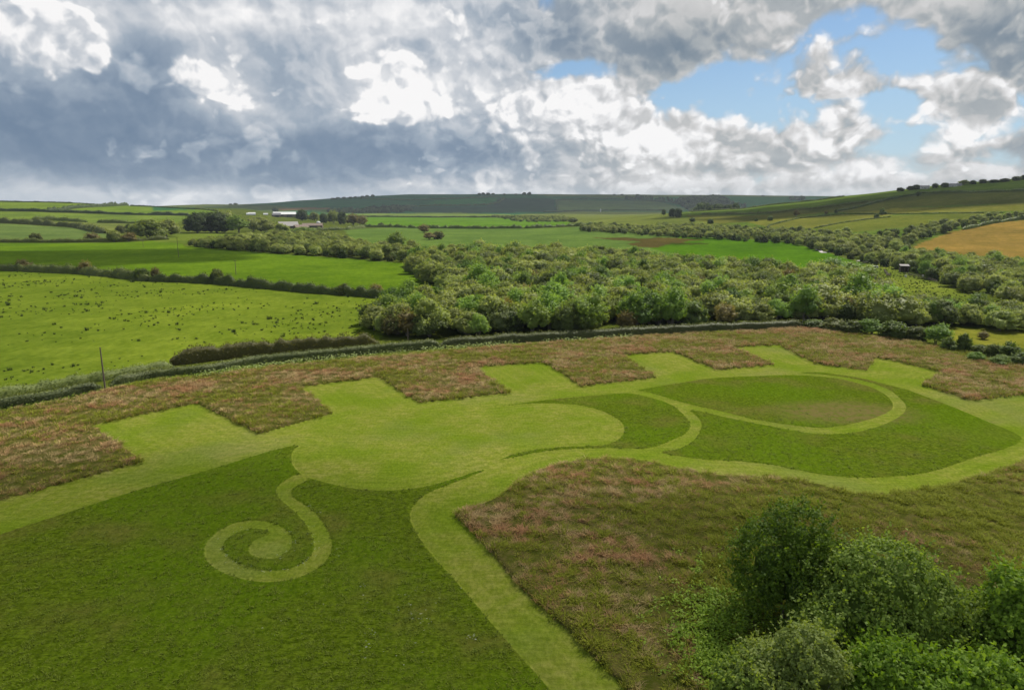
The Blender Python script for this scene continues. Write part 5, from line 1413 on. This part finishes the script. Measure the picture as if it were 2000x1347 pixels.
def house(px, py, wpx, hpx, label, wallm, yaw=0.0):
    o, L, W, hw, hr = barn(px, py, wpx, hpx, label, wallm, M['slate'], yaw, 0.5, 0.62, 'house', 0, 'house')
    for i in range(4):
        fr = child('window', box_mesh('window', (i - 1.5) * L * 0.22, -W / 2 - 0.04, hw * 0.55, L * 0.10, 0.08, hw * 0.28, M['white']), o)
        child('pane', box_mesh('pane', (i - 1.5) * L * 0.22, -W / 2 - 0.09, hw * 0.55, L * 0.075, 0.02, hw * 0.22, M['glass']), fr)
    child('door', box_mesh('door', 0, -W / 2 - 0.04, hw * 0.3, L * 0.07, 0.07, hw * 0.6, M['board']), o)
    for s in (-0.4, 0.4): child('chimney', box_mesh('chimney', s * L, 0, hr + 0.3, L * 0.06, W * 0.14, 1.4, wallm), o)
house(1806, 369, 15, 6.5, 'first pale house on the right skyline, beside the dark pair of trees', M['render'], 0.2)
house(1862, 364.5, 14, 6, 'second pale house on the right skyline, right of the wide dark tree', M['render'], -0.3)
house(1873, 363.5, 9, 5, 'third small house on the right skyline, close to the second', M['stone'], 0.5)

# the little yard right of the wood: caravan, shed, fences, track, ponies
def caravan(px, py, wpx, label):
    x, y = at(px, py); m = mpp(x, y, gz(x, y)); L = wpx * m; h = L * 0.42; W = L * 0.42
    o = empty('caravan', (x, y, gz(x, y)), 0.1); tag(o, label, 'caravan')
    child('body', box_mesh('body', 0, 0, 0.35 + h / 2, L, W, h, M['white'], 0.18), o)
    for i in range(3):
        w = child('window', box_mesh('window', (i - 1) * L * 0.3, -W / 2 - 0.02, 0.35 + h * 0.62, L * 0.2, 0.05, h * 0.28, M['glass'], 0.01), o)
    child('door', box_mesh('door', L * 0.16, -W / 2 - 0.015, 0.35 + h * 0.40, L * 0.08, 0.04, h * 0.7, M['render']), o)
    for s in (-1, 1):
        v, f = tube([(0.1, s * W * 0.46, 0.32), (0.1, s * W * 0.54, 0.32)], [0.32, 0.32], 14); f += [tuple(range(14)), tuple(range(14, 28))]
        child('wheel', poly_mesh('wheel', [tuple(q) for q in v], f, M['dark']), o)
    child('drawbar', box_mesh('drawbar', -L * 0.6, 0, 0.4, L * 0.22, 0.1, 0.08, M['steel']), o)
caravan(1708, 526, 13, 'white caravan parked on the grass right of the wood')
def shed(px, py, wpx, hpx, label):
    x, y = at(px, py); m = mpp(x, y, gz(x, y)); L = wpx * m; h = hpx * m; W = L * 0.7
    o = empty('field_shelter', (x, y, gz(x, y)), -0.25); tag(o, label, 'shed')
    child('roof', poly_mesh('roof', [(-L / 2 - .2, -W / 2 - .2, h * 0.95), (L / 2 + .2, -W / 2 - .2, h * 0.95), (L / 2 + .2, W / 2 + .2, h * 1.15), (-L / 2 - .2, W / 2 + .2, h * 1.15), (-L / 2 - .2, -W / 2 - .2, h * 1.02), (L / 2 + .2, -W / 2 - .2, h * 1.02), (L / 2 + .2, W / 2 + .2, h * 1.22), (-L / 2 - .2, W / 2 + .2, h * 1.22)],
          [(3, 2, 1, 0), (4, 5, 6, 7), (0, 1, 5, 4), (1, 2, 6, 5), (2, 3, 7, 6), (3, 0, 4, 7)], M['grey']), o)
    child('back_wall', box_mesh('back_wall', 0, W / 2 - 0.05, h * 0.5, L, 0.1, h * 1.1, M['board']), o)
    for s in (-1, 1): child('side_wall', box_mesh('side_wall', s * (L / 2 - 0.05), 0.05, h * 0.48, 0.1, W * 0.9, h * 0.94, M['board']), o)
    for s in (-1, 0, 1): child('post', box_mesh('post', s * (L / 2 - 0.12), -W / 2 + 0.1, h * 0.46, 0.14, 0.14, h * 0.95, M['wood']), o)
shed(1765, 531, 15, 12, 'small grey-roofed field shelter with open front at the meadow edge')
def fence(pts, label, gap=2.5, h=1.2, rails=3):
    w = line(pts, gap)
    o = empty('fence', (w[0][0], w[0][1], 0)); tag(o, label, 'fence')
    pm = box_mesh('post', 0, 0, h / 2 - 0.1, 0.13, 0.13, h + 0.2, M['wood'])
    for q in w: child('post', pm, o, (q[0] - w[0][0], q[1] - w[0][1], gz(*q)))
    for a, b in zip(w[:-1], w[1:]):
        for k in range(rails):
            zz = h * (0.35 + 0.28 * k)
            pa = Vector((a[0] - w[0][0], a[1] - w[0][1], gz(*a) + zz)); pb = Vector((b[0] - w[0][0], b[1] - w[0][1], gz(*b) + zz))
            d = (pb - pa)
            n_ = Vector((-d.y, d.x, 0)).normalized() * 0.03; u_ = Vector((0, 0, 0.055))
            off_ = Vector((-d.y, d.x, 0)).normalized() * -0.10
            v = [tuple(p + off_ + s1 * n_ + s2 * u_) for p in (pa, pb) for (s1, s2) in ((-1, -1), (1, -1), (1, 1), (-1, 1))]
            child('rail', poly_mesh('rail', v, [(0, 1, 2, 3), (7, 6, 5, 4), (0, 4, 5, 1), (1, 5, 6, 2), (2, 6, 7, 3), (3, 7, 4, 0)], M['wood']), o)
fence([(1680, 518), (1697, 513), (1716, 514)], 'pale rail fence behind the caravan')
fence([(1727, 530), (1734, 538), (1740, 540)], 'short rail fence between caravan and field shelter')
fence([(1768, 537), (1800, 543), (1830, 552)], 'thin fence running down from the field shelter')
def strip(name, pts, w, mat, lift=0.02):
    P = line(pts, 3.0); v = []; f = []
    for i, p in enumerate(P):
        q = P[min(i + 1, len(P) - 1)]; o_ = P[max(i - 1, 0)]
        tx, ty = q[0] - o_[0], q[1] - o_[1]; l = math.hypot(tx, ty); nx, ny = -ty / l, tx / l
        ww = w * (1 + 0.2 * math.sin(i * 1.3))
        for s in (-0.5, -0.17, 0.17, 0.5): x_, y_ = p[0] + nx * s * ww, p[1] + ny * s * ww; v.append((x_, y_, gz(x_, y_) + lift + (0.05 if abs(s) < 0.3 else 0.0)))
    for i in range(len(P) - 1):
        for k in range(3): f.append((i * 4 + k, i * 4 + k + 1, i * 4 + k + 5, i * 4 + k + 4))
    me = poly_mesh(name, v, f, mat); o = bpy.data.objects.new(name, me); C.objects.link(o); o['kind'] = 'structure'
strip('track', [(1675, 509), (1695, 511), (1716, 512)], 3.0, M['stone'], 0.12)
strip('track', [(1597, 487), (1603, 491), (1610, 494)], 3.0, M['stone'], 0.12)
strip('lane', [(1752, 608), (1762, 616), (1772, 626), (1778, 634)], 4.0, M['mud'], 0.12)
def pony(px, py, label, mat, s=1.0, yaw=0.5):
    x, y = at(px, py)
    o = empty('pony', (x, y, gz(x, y)), yaw); tag(o, label, 'pony')
    me = bpy.data.meshes.new('body')
    V = [(0.0, 0, 1.02), (0.45, 0, 1.02), (-0.45, 0, 1.04), (-0.68, 0, 0.98), (0.72, 0, 1.18), (0.95, 0, 1.35), (1.22, 0, 1.22)]
    E = [(0, 1), (0, 2), (2, 3), (1, 4), (4, 5), (5, 6)]; Rr = [0.26, 0.25, 0.26, 0.16, 0.17, 0.13, 0.08]
    for sx, kx in ((0.48, 0.03), (-0.52, -0.05)):
        for sy in (-0.13, 0.13):
            i = len(V); base = 1 if sx > 0 else 2
            V += [(sx, sy, 0.80), (sx + kx, sy, 0.45), (sx, sy, 0.06)]; Rr += [0.13, 0.06, 0.06]; E += [(base, i), (i, i + 1), (i + 1, i + 2)]
    me.from_pydata([(a * s, b * s, c * s) for a, b, c in V], E, [])
    b = child('body', me, o); me.materials.append(mat)
    sk = b.modifiers.new('skin', 'SKIN'); me.skin_vertices or None
    if not me.skin_vertices: 
        pass
    for i, q in enumerate(me.skin_vertices[0].data): q.radius = (Rr[i] * s, Rr[i] * s); q.use_root = (i == 0)
    b.modifiers.new('sub', 'SUBSURF').levels = 1
    child('tail', poly_mesh('tail', [(-0.8 * s, -0.05, 1.0 * s), (-0.8 * s, 0.05, 1.0 * s), (-0.95 * s, 0.06, 0.45 * s), (-0.95 * s, -0.06, 0.45 * s), (-0.72 * s, 0, 1.02 * s)], [(0, 1, 2, 3), (0, 4, 1)], M['dark']), o)
try:
    pony(1714, 514, 'brown and white pony standing on the track behind the caravan', M['board'])
    pony(1734, 541, 'brown pony by the short rail fence', M['rust'], 1.0, 2.0)
except Exception as e:
    print('pony', e)
def tub(px, py, label, mat=None):
    x, y = at(px, py); o = empty('feed_tub', (x, y, gz(x, y))); tag(o, label, 'tub')
    v, f = tube([(0, 0, 0), (0, 0, 0.75), (0, 0, 0.72), (0, 0, 0.1)], [0.38, 0.46, 0.40, 0.34], 16); f.append(tuple(range(48, 64)))
    child('shell', poly_mesh('shell', [tuple(q) for q in v], f, mat or M['white']), o)
    vv, ff = tube([(math.cos(a) * 0.47, math.sin(a) * 0.47, 0.75) for a in [i * 0.524 for i in range(13)]], [0.03] * 13, 5)
    child('rim', poly_mesh('rim', [tuple(q) for q in vv], ff, mat or M['white']), o)
tub(1769, 541, 'white tub left in the grass below the field shelter')
tub(1802, 541, 'white tub at the scrub edge, right of the field shelter')
tub(1664, 522, 'white tub at the wood edge left of the caravan')
# ---------------------------------------------------------------- unseen clouds, added out of view to darken parts of the land
def shade_cloud_material():
    mt, N = material('shade_cloud_vapour')
    lw = N.new('ShaderNodeLayerWeight'); lw.inputs[0].default_value = 0.5
    pos = N.new('ShaderNodeTexCoord').outputs['Object']
    k = N.noise(pos, 2.2, 5.0, 0.6)
    solid = N.m('MULTIPLY', N.ss(lw.outputs['Facing'], 0.95, 0.25), N.ss(k, 0.25, 0.6, 0.35, 1.0))
    d = N.new('ShaderNodeBsdfDiffuse'); d.inputs[0].default_value = (0.9, 0.9, 0.9, 1)
    t = N.new('ShaderNodeBsdfTranslucent'); t.inputs[0].default_value = (0.9, 0.9, 0.9, 1)
    m1 = N.new('ShaderNodeMixShader'); m1.inputs[0].default_value = 0.5
    N.l.new(d.outputs[0], m1.inputs[1]); N.l.new(t.outputs[0], m1.inputs[2])
    tr = N.new('ShaderNodeBsdfTransparent'); m2 = N.new('ShaderNodeMixShader')
    N.put(m2.inputs[0], N.m('MULTIPLY', solid, attr_obj(N)))
    N.l.new(tr.outputs[0], m2.inputs[1]); N.l.new(m1.outputs[0], m2.inputs[2])
    finish(N, m2.outputs[0])
    return mt
def attr_obj(N):
    a = N.new('ShaderNodeAttribute'); a.attribute_type = 'OBJECT'; a.attribute_name = 'thickness'
    return a.outputs['Fac']
CM = shade_cloud_material()
_cv, _cf = ico(4)
def cloud(gx, gy, sx, sy, alt, thick, yaw=0.0, seed=0, label=''):
    """a cloud at the altitude whose shadow falls round (gx, gy)"""
    k = alt / math.tan(R(SUN_EL))
    cx, cy = gx + k * math.sin(R(SUN_AZ)), gy + k * math.cos(R(SUN_AZ))
    rng = np.random.default_rng(seed)
    v = _cv.copy(); dsp = np.zeros(len(v))
    for i in range(26):
        d = rng.normal(size=3); f = rng.uniform(2, 9); d = d / np.linalg.norm(d) * f
        dsp += np.sin(v @ d + rng.uniform(0, 6)) / f
    v = v * (1 + 0.42 * dsp)[:, None]
    v[:, 2] = np.where(v[:, 2] < 0, v[:, 2] * 0.25, v[:, 2])
    v = v * [sx, sy, min(sx, sy) * 0.35]
    me = np_mesh('cloud', v, None, _cf, CM, smooth_=True)
    o = bpy.data.objects.new('cloud', me); C.objects.link(o)
    o.location = (cx, cy, alt); o.rotation_euler = (0, 0, yaw); o['thickness'] = thick
    tag(o, label, None, None, 'stuff')
SHADE_CLOUDS = [  # each one is added to darken a chosen stretch of ground
    (*at(1590, 404), 150, 70, 1500, 0.7, -0.5, 8, 'little cloud high over the left end of the right hill'),
    (0, 24, 80, 38, 900, 0.30, 0.05, 1, 'thin cloud high overhead, shading the nearest grass'),
    (70, 40, 40, 22, 900, 0.10, 0.2, 2, 'thin cloud high overhead, shading the corner trees'),
    (900, 3050, 1500, 520, 3200, 0.65, 0.0, 3, 'broad cloud high over the distant hill'),
    (-300, 3300, 900, 500, 3200, 0.65, 0.0, 4, 'second broad cloud high over the distant hill'),
    (*at(1860, 391), 260, 95, 1500, 0.66, -0.45, 5, 'small cloud high over the right hill'),
    (-330, 380, 150, 60, 1100, 0.55, 0.1, 6, 'small cloud high over the left pastures'),
]
for c in SHADE_CLOUDS: cloud(*c)

# ---------------------------------------------------------------- the air itself
def haze():
    mt, N = material('hazy_air')
    v = N.new('ShaderNodeVolumePrincipled')
    v.inputs['Color'].default_value = (0.80, 0.90, 1.0, 1)
    v.inputs['Density'].default_value = HAZE
    v.inputs['Anisotropy'].default_value = 0.3
    o_ = N.new('ShaderNodeOutputMaterial'); N.l.new(v.outputs[0], o_.inputs['Volume'])
    me = box_mesh('haze', 0, 0, 60, 16400, 16400, 200, mt)
    o = bpy.data.objects.new('haze', me); C.objects.link(o)
    tag(o, 'thin bluish haze filling the air over the valley', None, None, 'stuff')
HAZE = 0.00005
haze()
